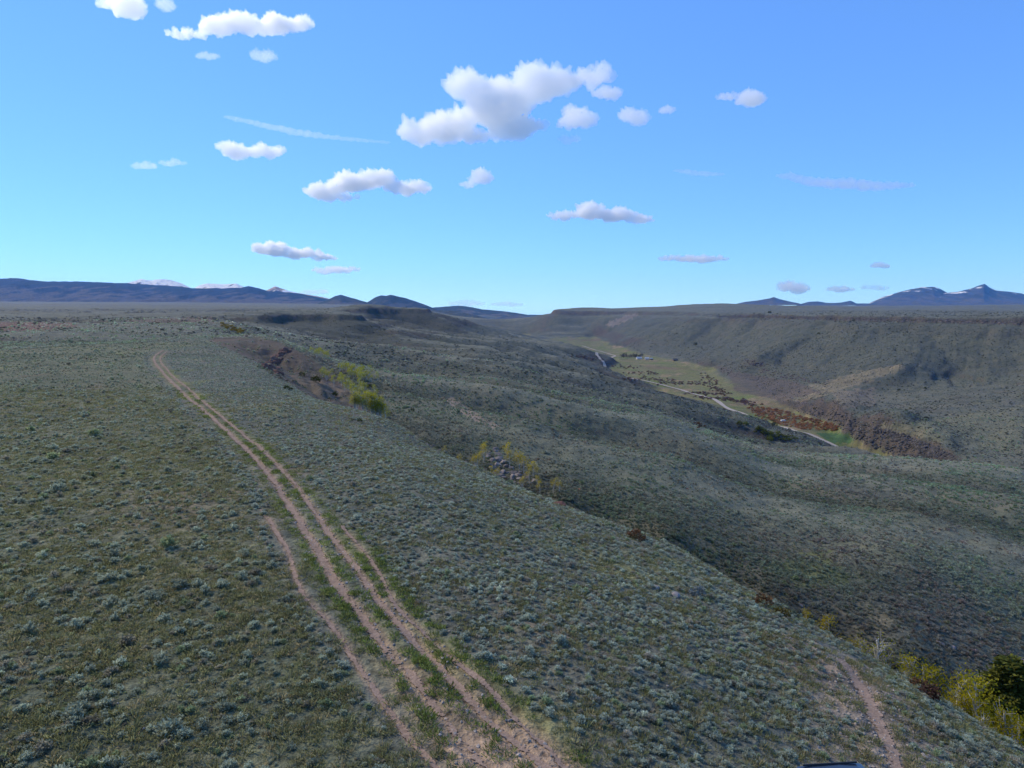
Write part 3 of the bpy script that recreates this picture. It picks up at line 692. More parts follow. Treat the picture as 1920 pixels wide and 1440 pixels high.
def sage_mesh(seed, nclump, per, leaf, spread=1.0, tall=0.9):
    """a bush of 1 m spread: tufts of narrow leaves on a low uneven dome"""
    r = np.random.default_rng(seed); C_, Dv, va, stem = [], [], [], []
    for k in range(nclump):
        th = r.uniform(0, 6.283); ph = r.uniform(0, 1) ** 0.6
        rad = 0.40 * spread * ph * r.uniform(0.7, 1.15)
        h = tall * 0.5 * (math.sqrt(max(0, 1 - ph * ph * 0.85))) * r.uniform(0.65, 1.15)
        c0 = np.array([rad * math.cos(th), rad * math.sin(th), h]); out_ = np.array([math.cos(th) * ph, math.sin(th) * ph, 0.9])
        cl = r.uniform(-0.22, 0.22)
        for i in range(per):
            o = np.clip(r.normal(size=3), -1.5, 1.5) * np.array([0.075, 0.075, 0.07]); C_.append(c0 + o); Dv.append(out_ + r.normal(size=3) * 0.55)
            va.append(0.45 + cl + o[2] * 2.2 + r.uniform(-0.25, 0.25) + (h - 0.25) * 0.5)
        # stem below the tuft
        C_.append(c0 * 0.5); Dv.append(c0 + 0.001); va.append(0.02); stem.append((len(C_) - 1, float(np.linalg.norm(c0))))
    C_, Dv = np.array(C_), np.array(Dv); n = len(C_)
    L = leaf * r.uniform(0.7, 1.4, n); Wd = L * r.uniform(0.35, 0.6, n)
    for i_, ln in stem: L[i_] = ln * 1.1; Wd[i_] = 0.04
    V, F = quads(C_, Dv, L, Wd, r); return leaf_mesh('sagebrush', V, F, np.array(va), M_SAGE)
SAGE_NEAR = [sage_mesh(100 + i, 22, 11, 0.115) for i in range(5)]
SAGE_FAR = [sage_mesh(200 + i, 11, 5, 0.22) for i in range(4)]
def grass_mesh(seed, n, h):
    r = np.random.default_rng(seed); th = r.uniform(0, 6.283, n); rad = 0.18 * np.sqrt(r.uniform(0, 1, n))
    lean = np.c_[np.cos(th), np.sin(th), np.full(n, 1.4)] + r.normal(size=(n, 3)) * 0.35
    L = h * r.uniform(0.6, 1.3, n); d = lean / np.linalg.norm(lean, axis=1)[:, None]
    base = np.c_[rad * np.cos(th), rad * np.sin(th), np.zeros(n)]
    V, F = quads(base + d * L[:, None] * 0.5, d, L, 0.028, r); return leaf_mesh('grass', V, F, r.uniform(0, 1, n), M_GRASS)
GRASS = [grass_mesh(300 + i, 26, 0.17) for i in range(3)]
def shrub_mesh(seed, nclump, per, leaf, mat=M_SHRUB, tall=1.0):
    """rounded leafy shrub, unit spread"""
    r = np.random.default_rng(seed); cs = r.normal(size=(nclump, 3)); cs /= np.linalg.norm(cs, axis=1)[:, None]
    cs[:, 2] = np.abs(cs[:, 2]) * 0.9; cs *= (0.30 + 0.16 * r.uniform(size=(nclump, 1)))
    C_, Dv, va = [], [], []
    for c0 in cs:
        sh = r.uniform(-0.25, 0.25); o = r.normal(size=(per, 3)) * 0.085
        C_.append(c0 + o + [0, 0, 0.28]); Dv.append(c0 + r.normal(size=(per, 3)) * 0.4); va.append(0.5 + sh + o[:, 2] * 2.5 + r.uniform(-0.2, 0.2, per))
    C_ = np.concatenate(C_); C_[:, 2] *= tall; n = len(C_)
    V, F = quads(C_, np.concatenate(Dv), leaf * r.uniform(0.7, 1.3, n), leaf * 0.6, r)
    V[:, 2] = np.maximum(V[:, 2], -0.05)
    return leaf_mesh('shrub', V, F, np.concatenate(va), mat)
SHRUBS = [shrub_mesh(400 + i, 26, 9, 0.12) for i in range(4)]

# ---- scatter objects ("stuff"): points that carry plants
def proto_collection(name, meshes):
    c = bpy.data.collections.new(name)
    for i, me in enumerate(meshes):
        c.objects.link(bpy.data.objects.new('%s_%02d' % (name, i), me))
    return c
def scatter(name, P, rotz, scl, var, tint, coll, label, category, tilt=0.12):
    n = len(P); me = bpy.data.meshes.new(name); me.vertices.add(n); me.vertices.foreach_set('co', np.asarray(P, np.float32).ravel())
    rot = np.c_[RNG.normal(size=(n, 2)) * tilt, rotz].astype(np.float32)
    a = me.attributes.new('rot', 'FLOAT_VECTOR', 'POINT'); a.data.foreach_set('vector', rot.ravel())
    a = me.attributes.new('scl', 'FLOAT_VECTOR', 'POINT'); a.data.foreach_set('vector', np.asarray(scl, np.float32).ravel())
    a = me.attributes.new('var', 'INT', 'POINT'); a.data.foreach_set('value', np.asarray(var, np.int32))
    t4 = np.ones((n, 4), np.float32); t4[:, :3] = tint
    a = me.attributes.new('tint', 'FLOAT_COLOR', 'POINT'); a.data.foreach_set('color', t4.ravel())
    g = bpy.data.node_groups.new(name, 'GeometryNodeTree')
    g.interface.new_socket('Geometry', in_out='INPUT', socket_type='NodeSocketGeometry'); g.interface.new_socket('Geometry', in_out='OUTPUT', socket_type='NodeSocketGeometry')
    gi = g.nodes.new('NodeGroupInput'); go = g.nodes.new('NodeGroupOutput')
    ip = g.nodes.new('GeometryNodeInstanceOnPoints'); ci = g.nodes.new('GeometryNodeCollectionInfo')
    ci.inputs['Collection'].default_value = coll; ci.inputs['Separate Children'].default_value = True; ci.inputs['Reset Children'].default_value = True
    def na(nm, ty):
        k = g.nodes.new('GeometryNodeInputNamedAttribute'); k.data_type = ty; k.inputs['Name'].default_value = nm
        return [o_ for o_ in k.outputs if o_.enabled][0]
    ip.inputs['Pick Instance'].default_value = True
    L = g.links.new
    L(gi.outputs[0], ip.inputs['Points']); L(ci.outputs[0], ip.inputs['Instance'])
    e2r = g.nodes.new('FunctionNodeEulerToRotation'); L(na('rot', 'FLOAT_VECTOR'), e2r.inputs[0]); L(e2r.outputs[0], ip.inputs['Rotation'])
    L(na('scl', 'FLOAT_VECTOR'), ip.inputs['Scale']); L(na('var', 'INT'), ip.inputs['Instance Index']); L(ip.outputs[0], go.inputs[0])
    o = obj(name, me, None, None, kind='stuff', label=label, category=category)
    md = o.modifiers.new('scatter', 'NODES'); md.node_group = g
    return o

# ---- what the camera and a step to the side of it can see
slp = (GZ - CAM_H) / (GY + 0.001); slp[GY < 8] = -9
MAXS = np.maximum.accumulate(slp, axis=0)
def seen(x, y, z, slack=0.03):
    yy = np.maximum(y + Y0, 6.01)
    r = np.interp(np.log(yy), l_rows, np.arange(NRW)).astype(int); c = np.interp(x / yy, a_cols, np.arange(NCL)).astype(int)
    u, v = project(x, y, z)
    ok = (u > -160) & (u < 2080) & (v < 2300)
    return ok & ((z + 0.6 - CAM_H) / y > MAXS[r, c] - slack)

# ---- sagebrush cover
def ring(y1, y2, dens_):
    a1, a2 = y1 + Y0, y2 + Y0; n = int(0.80 * (a2 * a2 - a1 * a1) * dens_)
    yy = np.sqrt(RNG.uniform(a1 * a1, a2 * a2, n)); x = RNG.uniform(-0.8, 0.8, n) * yy; y = yy - Y0
    z = sheet(x, y); k = seen(x, y, z); return x[k], y[k], z[k]
X, Y, Z = [np.concatenate(c_) for c_ in zip(ring(3, 40, 11.0), ring(40, 80, 8.0), ring(80, 140, 4.8), ring(140, 230, 2.0), ring(230, 400, 0.85), ring(400, 750, 0.10))]
mv = masks(X, Y, Z, sheet_slope(X, Y))
dl, dr_, dt, dp, dq = [near_route(X, Y, R) for R in (R_L, R_R, R_3, R_PL, R_PR)]
dmin = np.minimum.reduce([dl - 0.75, dr_ - 0.75, dt - 0.6, dp - 0.55, dq - 0.75])
corr = np.minimum(dl, dr_)
patch = fbm(X / 3.5, Y / 3.5, 3, 201); patch2 = fbm(X / 22, Y / 22, 3, 207)
west = mv['west'] * mv['bench']; bare = smooth(5.0, 1.0, dq + 1.0 * patch)
prob = np.where(mv['bench'] > 0.5, np.where(west > 0.5, 0.55 + 0.70 * patch + 0.25 * patch2, 0.85 + 0.4 * patch), 0.62 + 0.6 * patch + 0.3 * patch2)
cr = crest(X, Y); off = (mv['bench'] < 0.5) & (X < 400)
prob = prob - np.where(off, 0.65 * np.clip(cr, -0.6, 0.9), 0)
prob = prob - 0.9 * mv['bowl'] - 1.0 * mv['floor'] - 0.55 * bare - 0.9 * smooth(2.0, 0.9, corr) - 0.5 * smooth(36, 22, Y) * smooth(3.5, 1.2, corr)
kp = (dmin > 0) & (RNG.uniform(size=len(X)) < prob)
X, Y, Z, west, patch, patch2 = X[kp], Y[kp], Z[kp], west[kp], patch[kp], patch2[kp]; bench_ = mv['bench'][kp]; bare = bare[kp]; cr = cr[kp]; off = off[kp]; gl_ = smooth(26, 8, dist_poly(X, Y, GULLY)) * (Y < 220) * (bench_ < 0.5)
n = len(X); D_ = np.hypot(X, Y)
size = np.where(bench_ > 0.5, np.where(west > 0.5, RNG.lognormal(-1.42, 0.48, n), RNG.lognormal(-1.24, 0.30, n)), RNG.lognormal(-0.80, 0.33, n))
size = np.clip(size, 0.18, 1.6) * (1 + 0.9 * smooth(120, 420, D_)) * (1 + 0.10 * patch) * np.where(Y > 400, 1.25, 1)
scl = np.c_[size, size * RNG.uniform(0.85, 1.15, n), size * RNG.uniform(0.75, 1.1, n)]
tone = np.clip(RNG.normal(1.0, 0.16, n) + 0.10 * patch2, 0.5, 1.6)
tint = np.c_[tone, tone, tone] * np.where((west > 0.5)[:, None], np.array([1.06, 1.05, 0.94]), np.array([1.14, 1.14, 1.12]))
tint = np.where((bench_ < 0.5)[:, None], tint * np.array([0.78, 0.80, 0.74]) * np.where((Z > -14) & (Y > 240), 1.3 + 0.3 * smooth(380, 450, Y), 1.0 + 0.35 * smooth(250, 420, Y))[:, None], tint)
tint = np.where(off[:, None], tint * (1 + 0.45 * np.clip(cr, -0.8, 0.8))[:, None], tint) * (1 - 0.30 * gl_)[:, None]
hue = fbm(X / 38, Y / 38, 3, 211)[:, None]; tint = tint * (1 + (bench_ < 0.5)[:, None] * np.clip(hue, -0.8, 0.8) * np.array([0.16, -0.06, 0.14]))
dry = RNG.uniform(size=n) < 0.16 + 0.12 * (bench_ < 0.5); tint[dry] *= np.array([0.88, 0.74, 0.74])
grn = (RNG.uniform(size=n) < 0.10) & (~dry); tint[grn] *= np.array([0.78, 0.84, 0.60])
var = np.where(D_ < 90, RNG.integers(0, 5, n), 5 + RNG.integers(0, 4, n)); rz = RNG.uniform(0, 6.283, n)
u_, v_p = project(X, Y, Z); app = np.where((u_ > 5) & (u_ < 1915) & (v_p < 1425) & seen(X, Y, Z, 0.0), size / D_, 0)
top = np.argsort(-app)[:300]; rest = np.ones(n, bool); rest[top] = False
P3 = np.c_[X, Y, Z - 0.03]
sage_coll = proto_collection('sagebrush_kind', SAGE_NEAR + SAGE_FAR)
scatter('sagebrush_cover', P3[rest], rz[rest], scl[rest], var[rest], tint[rest], sage_coll, 'grey green sagebrush covering the bench and the hillsides', 'sagebrush')
for i in top:
    o = obj('sagebrush', SAGE_NEAR[int(var[i]) % 5])
    o.location = P3[i]; o.rotation_euler = (0, 0, rz[i]); o.scale = scl[i]; o['tint'] = [float(t) for t in tint[i]]
    o['category'] = 'sagebrush'
    t_ = float(tint[i].mean()); kind_ = 'dry brownish' if dry[i] else 'fresh green' if grn[i] else 'pale silvery' if t_ > 1.0 else 'dark grey' if t_ < 0.78 else 'grey green'
    big = 'very broad' if size[i] > 0.85 else 'broad' if size[i] > 0.6 else 'small'
    q = P3[i:i + 1]; dd = [float(near_route(q[:, 0], q[:, 1], R)[0]) for R in (R_L, R_PL, R_PR)]
    where_ = ('beside the ruts of the dirt track' if dd[0] < 3.0 else 'beside the narrow left footpath' if dd[1] < 2.5 else 'near the short stony footpath' if dd[2] < 4.0 else
              'on the open bench left of the track' if west[i] > 0.5 else 'on the dense slope between track and bench edge' if bench_[i] > 0.5 else 'on the hillside beyond the gully')
    o['label'] = '%s %s sagebrush %s' % (big, kind_, where_); o['group'] = 'larger sagebrush ' + where_
# ---- grass between the bushes
X, Y, Z = [np.concatenate(c_) for c_ in zip(ring(3, 40, 17.0), ring(40, 75, 9.0), ring(75, 130, 3.0))]
mv = masks(X, Y, Z, sheet_slope(X, Y)); dl, dr_, dt, dp, dq = [near_route(X, Y, R) for R in (R_L, R_R, R_3, R_PL, R_PR)]
pt = fbm(X / 2.2, Y / 2.2, 3, 231); west = mv['west'] * mv['bench']; corr = np.minimum(dl, np.minimum(dr_, dt))
verge = smooth(1.3, 0.5, corr) * (mv['bench'] > 0.5)
prob = (np.where(west > 0.5, 0.65 + 0.5 * pt, 0.35 + 0.5 * pt) + 0.35 * verge - 0.4 * (mv['bench'] < 0.5)) * smooth(158, 70, Y)
edge_ = np.minimum.reduce([dl - 0.42, dr_ - 0.34, dt - 0.26, dp - 0.26, dq - 0.45]) + 0.12 * pt
kp = (edge_ > 0) & (RNG.uniform(size=len(X)) < prob); X, Y, Z, west, verge, pt = X[kp], Y[kp], Z[kp], west[kp], verge[kp], pt[kp]; n = len(X)
sz = RNG.uniform(0.6, 1.25, n) * (1 + 0.5 * smooth(60, 120, Y)); tone = np.clip(RNG.normal(1.0, 0.2, n), 0.5, 1.6)
tint = np.c_[tone, tone, tone] * (np.array([1.05, 1.0, 0.95]) * (1 - verge[:, None]) + np.array([0.80, 0.95, 0.50]) * verge[:, None])
tan_ = (RNG.uniform(size=n) < 0.20) & (verge < 0.4); tint[tan_] *= np.array([1.35, 1.15, 1.3])
scatter('grass_tufts', np.c_[X, Y, Z - 0.01], RNG.uniform(0, 6.283, n), np.c_[sz, sz, sz * RNG.uniform(0.6, 1.1, n)], RNG.integers(0, 3, n), tint,
        proto_collection('grass_kind', GRASS), 'short spring grass between the sagebrush and along the track', 'grass')
# ------------------------------------------------------------------ rocks
def rock_mesh(seed, sub=2, flat=0.7):
    bm = bmesh.new(); bmesh.ops.create_icosphere(bm, subdivisions=sub, radius=0.5)
    r = np.random.default_rng(seed); pl = r.normal(size=(9, 3)); pl /= np.linalg.norm(pl, axis=1)[:, None]; ds = r.uniform(0.30, 0.46, 9)
    for v_ in bm.verts:
        p = np.array(v_.co)
        for n_, d_ in zip(pl, ds):                                   # cut by random planes: facetted block
            k = p @ n_ - d_
            if k > 0: p = p - n_ * k
        p += r.normal(size=3) * 0.012; v_.co = (p[0], p[1], p[2] * flat)
    me = bpy.data.meshes.new('boulder'); bm.to_mesh(me); bm.free(); return me
m = NT('rock'); oc = m.n('ShaderNodeTexCoord').outputs['Object']
tn = m.n('ShaderNodeAttribute', attribute_name='tint', attribute_type='INSTANCER').outputs['Color']
k1 = m.noise(oc, 3.0, 5, 0.7); k2 = m.noise(oc, 14.0, 3, 0.6)
c = m.mix(1.0, tn, m.ramp(k1, [(0.3, (0.55, 0.55, 0.55)), (0.5, (1, 1, 1)), (0.7, (1.4, 1.35, 1.25))]), 'MULTIPLY')
m.surface(c, 0.9, m.math('ADD', k1, m.math('MULTIPLY', k2, 0.3)), 0.12, 0.2); M_ROCK = m.m
ROCKS = [rock_mesh(500 + i, 2, 0.55 + 0.1 * (i % 4)) for i in range(6)]
for r_ in ROCKS: r_.materials.append(M_ROCK)
rock_coll = proto_collection('rock_kind', ROCKS)
def in_px(poly, n, dmin=14, tries=8):
    """n ground points spread over a photo polygon"""
    us, vs = [p[0] for p in poly], [p[1] for p in poly]; P = []
    for _ in range(n * tries):
        u, v = RNG.uniform(min(us), max(us)), RNG.uniform(min(vs), max(vs))
        if in_poly(np.array([u]), np.array([v]), poly)[0]:
            h_ = hits(u, v, dmin)
            if h_: P.append(h_)
        if len(P) >= n: break
    return P
def put(name, me, p, s, rz=None, tint=(1, 1, 1), sink=0.0, tilt=0.0, **props):
    o = obj(name, me); s3 = (s, s, s) if np.isscalar(s) else s
    o.location = (p[0], p[1], p[2] - sink); o.scale = s3; o.rotation_euler = (RNG.normal() * tilt, RNG.normal() * tilt, RNG.uniform(0, 6.28) if rz is None else rz)
    o['tint'] = [float(t) for t in tint]
    for k, val in props.items(): o[k] = val
    return o
G_TINT = lambda: np.array((0.20, 0.165, 0.145)) * RNG.uniform(0.6, 1.3)
R_TINT = lambda: np.array((0.17, 0.085, 0.062)) * RNG.uniform(0.6, 1.2)
for p in in_px([(912,850),(930,838),(948,870),(985,888),(1004,900),(1006,914),(975,908),(940,896),(918,882)], 62, 100):
    s = RNG.uniform(0.7, 2.5) ; put('boulder', ROCKS[RNG.integers(6)], p, s, tint=G_TINT() * 1.15, sink=s * 0.12, tilt=0.4, category='boulder', group='boulders in the gully below the aspens', label='grey boulder in the jumbled pile among the gully aspens')
for a_, b_, k in (((548,649),(528,664),12), ((528,664),(508,680),12), ((508,680),(498,694),9), ((516,690),(522,704),5)):
    for i in range(k):
        t = RNG.uniform(); h_ = hits(a_[0] + (b_[0] - a_[0]) * t + RNG.normal() * 4, a_[1] + (b_[1] - a_[1]) * t + RNG.normal() * 2, 120)
        if h_: s = RNG.uniform(1.6, 4.6); put('rock_block', ROCKS[RNG.integers(6)], h_, (s, s * RNG.uniform(0.6, 1.1), s * RNG.uniform(0.9, 1.5)), tint=R_TINT(), sink=s * 0.2, tilt=0.3, category='rock', group='rim rock blocks of the eroded bowl', label='dark red rock block on the rim of the eroded bowl')
for u, v, s, tn_, lab in ((1047,947,2.0,(0.13,0.06,0.045),'dark red boulder on the crest of the bench edge'), (1222,1101,1.3,(0.36,0.29,0.25),'pinkish grey boulder near the bench edge'),
        (1265,1115,1.0,(0.30,0.26,0.24),'low flat grey boulder beside the pinkish one'), (1498,1133,1.2,(0.30,0.20,0.15),'tan boulder on the far side of the gully'), (1288,916,1.7,(0.34,0.13,0.06),'orange red boulder on the hillside beyond the gully'),
        (1915,1238,1.6,(0.36,0.25,0.19),'pinkish boulder above the dark conifer'), (1086,918,1.3,(0.32,0.12,0.06),'small rusty boulder above the gully aspens'), (1830,1220,1.3,(0.22,0.15,0.14),'purplish boulder on the hillside behind the aspens'),
        (1760,1205,1.5,(0.27,0.22,0.22),'broad grey boulder in the sagebrush beyond the aspens'), (1785,1212,1.2,(0.28,0.22,0.21),'rounded grey boulder next to the broad one')):
    h_ = hits(u, v)
    if h_: put('boulder', ROCKS[RNG.integers(6)], h_, (s, s * 0.8, s * 0.8), tint=tn_, sink=s * 0.12, category='boulder', label=lab)
def rock_scatter(name, P, smin, smax, tfun, label, cat, sink=0.2):
    P = np.array(P); n = len(P); s = RNG.uniform(smin, smax, n) ; P[:, 2] -= s * sink
    scatter(name, P, RNG.uniform(0, 6.28, n), np.c_[s, s * RNG.uniform(0.7, 1.1, n), s * RNG.uniform(0.7, 1.2, n)], RNG.integers(0, 6, n), np.array([tfun() for _ in range(n)]), rock_coll, label, cat, 0.35)
# talus band under the lower bench on the right valley side
TAL = [(1478,750),(1540,760),(1590,779),(1640,799),(1700,815),(1760,839),(1802,862),(1860,884),(1925,900),(1925,912),(1850,896),(1780,884),(1700,862),(1640,840),(1590,815),(1540,785),(1480,765)]
rock_scatter('talus', in_px(TAL, 900, 400, 6), 1.5, 4.2, lambda: np.array((0.070, 0.064, 0.056)) * RNG.uniform(0.5, 1.4), 'dark brown talus blocks below the bench edge across the valley', 'talus')
CLF = [(1640,799),(1700,815),(1760,839),(1802,862),(1800,872),(1740,848),(1690,828),(1640,812)]
rock_scatter('cliff_blocks', in_px(CLF, 260, 400), 3.0, 6.5, lambda: np.array((0.080, 0.068, 0.058)) * RNG.uniform(0.6, 1.3), 'reddish cliff blocks along the bench edge across the valley', 'cliff')
P = []
for u in np.arange(1345, 1925, 3.0):
    v = np.interp(u, [1345, 1420, 1550, 1700, 1910], [594, 593, 596, 598, 603])
    for k in range(2):
        h_ = hits(u + RNG.normal() * 2, v + RNG.uniform(0, 6), 900)
        if h_: P.append(h_)
rock_scatter('rim_blocks', P, 3.0, 7.0, lambda: np.array((0.13, 0.10, 0.082)) * RNG.uniform(0.6, 1.3), 'dark rim rock blocks along the top of the right valley side', 'rim rock')
P = in_px([(1395,672),(1440,680),(1450,688),(1400,684)], 60, 900) + in_px([(1425,690),(1500,705),(1555,714),(1550,722),(1490,714),(1428,700)], 120, 900)
rock_scatter('ledge_blocks', P, 3.0, 7.5, lambda: np.array((0.09, 0.068, 0.06)) * RNG.uniform(0.6, 1.3), 'dark ledge outcrops on the slope above the meadow', 'outcrop')
P = in_px([(700,785),(760,812),(850,850),(905,880),(880,878),(800,840),(740,806)], 140, 100) + in_px([(600,690),(640,716),(700,780),(640,760),(560,700)], 90, 140)
rock_scatter('scree', P, 0.4, 1.4, lambda: np.array((0.17, 0.125, 0.105)) * RNG.uniform(0.5, 1.4), 'dark scree stones in the gully and on the bare slope', 'scree')
# pale small stones on the bench
X, Y, Z = ring(12, 60, 0.9); dq = near_route(X, Y, R_PR); kp = RNG.uniform(size=len(X)) < 0.10 + 1.1 * smooth(5, 0.5, dq); X, Y, Z = X[kp], Y[kp], Z[kp]
Xp = np.repeat(R_PR[:, 0], 7) + RNG.normal(size=7 * len(R_PR)) * 0.9; Yp = np.repeat(R_PR[:, 1], 7) + RNG.normal(size=7 * len(R_PR)) * 0.6
RR = np.r_[R_L[:150], R_R[:150]]; Xq = np.repeat(RR[:, 0], 3) + RNG.normal(size=3 * len(RR)) * 0.35; Yq = np.repeat(RR[:, 1], 3) + RNG.normal(size=3 * len(RR)) * 0.35
X, Y = np.r_[X, Xp, Xq], np.r_[Y, Yp, Yq]; Z = sheet(X, Y)
rock_scatter('pale_stones', np.c_[X, Y, Z], 0.05, 0.17, lambda: np.array((0.62, 0.52, 0.43)) * RNG.uniform(0.7, 1.1), 'small pale stones scattered on the bench', 'stones', -0.1)

# ------------------------------------------------------------------ trees
def tube(pts, rad, sides=6):
    pts = np.asarray(pts, float); n = len(pts); V = []
    t = np.gradient(pts, axis=0); t /= np.linalg.norm(t, axis=1)[:, None] + 1e-9
    for p, d, r in zip(pts, t, rad):
        a = np.cross(d, (0.3, 0.9, 0.2)); a /= np.linalg.norm(a); b = np.cross(d, a)
        th = np.linspace(0, 2 * math.pi, sides, endpoint=False); V.append(p + r * (np.cos(th)[:, None] * a + np.sin(th)[:, None] * b))
    V = np.concatenate(V); F = [[i * sides + k, i * sides + (k + 1) % sides, (i + 1) * sides + (k + 1) % sides, (i + 1) * sides + k] for i in range(n - 1) for k in range(sides)]
    return V, np.array(F)
def join(parts):
    V, F, o = [], [], 0
    for v, f in parts: V.append(v); F.append(f + o); o += len(v)
    return np.concatenate(V), np.concatenate(F)
def aspen(seed, leaves, lean=0.05, trunks=1):
    """unit-height aspen: returns trunk mesh and crown mesh"""
    r = np.random.default_rng(seed); parts, tips = [], []
    for k in range(trunks):
        off = r.normal(size=2) * (0.05 if k else 0.0); ln = r.normal(size=2) * lean + off * 1.2; h = 1.0 if k == 0 else r.uniform(0.7, 0.9)
        zs = np.linspace(-0.02, h * 0.95, 8); path = np.c_[off[0] + ln[0] * zs ** 1.5 + r.normal(size=8) * 0.008, off[1] + ln[1] * zs ** 1.5 + r.normal(size=8) * 0.008, zs]
        parts.append(tube(path, 0.026 * (1 - zs / h * 0.85) + 0.003))
        for i in range(13):
            t = r.uniform(0.34, 0.95); b0 = np.array([np.interp(t * h, zs, path[:, j]) for j in range(3)]); a = r.uniform(0, 6.283); L = 0.26 * (1.15 - t) * r.uniform(0.7, 1.3)
            e = b0 + np.array([math.cos(a) * L, math.sin(a) * L, L * r.uniform(0.7, 1.4)]); md = (b0 + e) / 2 + [0, 0, -0.02]
            parts.append(tube([b0, md, e], [0.008, 0.006, 0.002], 4)); tips += [e, (md + e) / 2, e + r.normal(size=3) * 0.03]
            for j in range(2):
                e2 = md + (e - b0) * 0.5 + r.normal(size=3) * 0.06; parts.append(tube([md, e2], [0.004, 0.0015], 3)); tips.append(e2)
    V, F = join(parts); tr = mesh_np('trunk', V, F); tr.materials.append(M_BARK_W)
    tips = np.array(tips); c0 = tips[r.integers(0, len(tips), leaves)] + r.normal(size=(leaves, 3)) * 0.042
    cl = fbm3(c0 * 7 + seed, 2, seed) * 0.35
    V, F = quads(c0, r.normal(size=(leaves, 3)), 0.021 * r.uniform(0.7, 1.3, leaves), 0.017, r)
    return tr, leaf_mesh('crown', V, F, 0.5 + cl + (c0[:, 2] - 0.6) * 0.5 + r.uniform(-0.25, 0.25, leaves), M_ASPEN)
ASPENS = [aspen(600, 720), aspen(601, 860, 0.08, 2), aspen(602, 600, 0.15), aspen(603, 820, 0.1, 3)]
ASP_BARE = [aspen(610, 110, 0.12, 2), aspen(611, 170, 0.10)]
def tree(name, protos, p, h, wide=1.0, rz=None, tint=(1, 1, 1), **props):
    root = bpy.data.objects.new(name, None); COL.objects.link(root); root.empty_display_size = 0.3
    root.location = (p[0], p[1], p[2] - 0.05); root.scale = (h * wide, h * wide, h); root.rotation_euler = (0, 0, RNG.uniform(0, 6.28) if rz is None else rz)
    for k, val in props.items(): root[k] = val
    for nm, me in zip(('trunk', 'crown'), protos):
        c = bpy.data.objects.new(nm, me); COL.objects.link(c); c.parent = root; c['tint'] = [float(t) for t in tint]
    return root
def tree_top(u, vtop, D):
    """a tree whose foot is hidden behind the bench edge: top seen at the pixel, standing at distance D"""
    x, y, zt = pix(u, vtop, D); zg = float(sheet(np.array([x]), np.array([y]))[0]); return (x, y, zg), zt - zg
EDGE = [(1510,1147,56,0),(1490,1166,57,3),(1534,1168,55,1),(1553,1160,56,0),(1589,1190,54,2),(1694,1252,50,3),(1708,1240,51,0),(1728,1252,50,1),(1747,1257,50,0),(1772,1256,49,2),(1795,1290,47,3),(1812,1296,47,1),(1836,1276,47,0),(1856,1300,46,2),(1890,1322,45,1),(1848,1340,44,3),(1908,1352,44,0)]
labs = ['yellow green aspen at the upper end of the bench edge row', 'leafy aspen in the row along the bench edge by the conifer']
for i, (u, v, D, k) in enumerate(EDGE):
    p, h = tree_top(u, v, D); h = min(max(h, 2.2), 6.5)
    far_ = i < 5
    tree('aspen_tree', ASPENS[k], p, h, RNG.uniform(0.9, 1.15), tint=np.array((1.0, 0.95, 0.9)) * RNG.uniform(0.8, 1.15) * (np.array((0.95, 0.86, 1.1)) if far_ else 1), category='aspen tree',
         label='small olive yellow aspen in the clump by the bench edge' if far_ else 'bright yellow green aspen in the row beside the dark conifer', group='aspens in the small clump by the bench edge' if far_ else 'aspens in the row by the conifer')
for u, v, D, k in ((1652,1194,52,0),(1628,1199,53,1),(1706,1232,51,0),(1668,1215,52,1)):
    p, h = tree_top(u, v, D)
    tree('aspen_tree', ASP_BARE[k], p, min(max(h, 2.0), 6), 1.0, category='aspen tree', label='nearly leafless white aspen between the two leafy groups', group='bare aspens at the bench edge')
MID = [(907,842,26),(894,857,24),(904,835,20),(947,838,30),(955,854,24),(973,852,30),(982,862,26),(920,880,18),(932,882,18),(980,898,20),(992,880,24),(1000,873,22),(1012,908,18),(1008,896,18),(1037,903,20),(1049,905,18),(861,856,16),(833,848,14)]
for u, v, hp in MID:
    h_ = hits(u, v + hp, 100)
    if h_: tree('aspen_tree', ASPENS[RNG.integers(4)], h_, hp * h_[1] / F_PX * 1.35, RNG.uniform(1.0, 1.3), tint=np.array((1.5, 1.3, 1.0)) * RNG.uniform(0.8, 1.1), category='aspen tree', label='yellow aspen standing among the gully boulders', group='aspens around the gully boulders')
GROV = [([(632,694),(650,690),(690,700),(716,714),(700,719),(665,716),(645,706)], 46, (0.88, 0.98, 0.7), 'vivid green aspen in the dense grove under the spur', 'dense green aspen grove under the spur'),
        ([(598,702),(625,706),(665,722),(700,740),(715,756),(690,752),(650,738),(615,722)], 34, (0.9, 0.98, 0.9), 'dull green aspen on the lower part of the bare slope', 'aspens on the lower bare slope'),
        ([(652,760),(672,768),(700,780),(728,792),(722,800),(690,794),(660,778)], 22, (0.92, 0.92, 0.9), 'pale yellow green aspen at the foot of the bare slope', 'aspens at the foot of the bare slope'),
        ([(574,657),(600,664),(621,672),(612,676),(590,670)], 16, (0.88, 0.95, 0.6), 'green aspen peeking over the spur crest', 'aspens behind the spur crest')]
for poly, n_, tn_, lab, grp in GROV:
    for p in in_px(poly, n_, 120):
        tree('aspen_tree', ASPENS[RNG.integers(4)], p, RNG.uniform(2.4, 3.8), RNG.uniform(1.1, 1.5), tint=np.array(tn_) * RNG.uniform(1.0, 1.4), category='aspen tree', label=lab, group=grp)
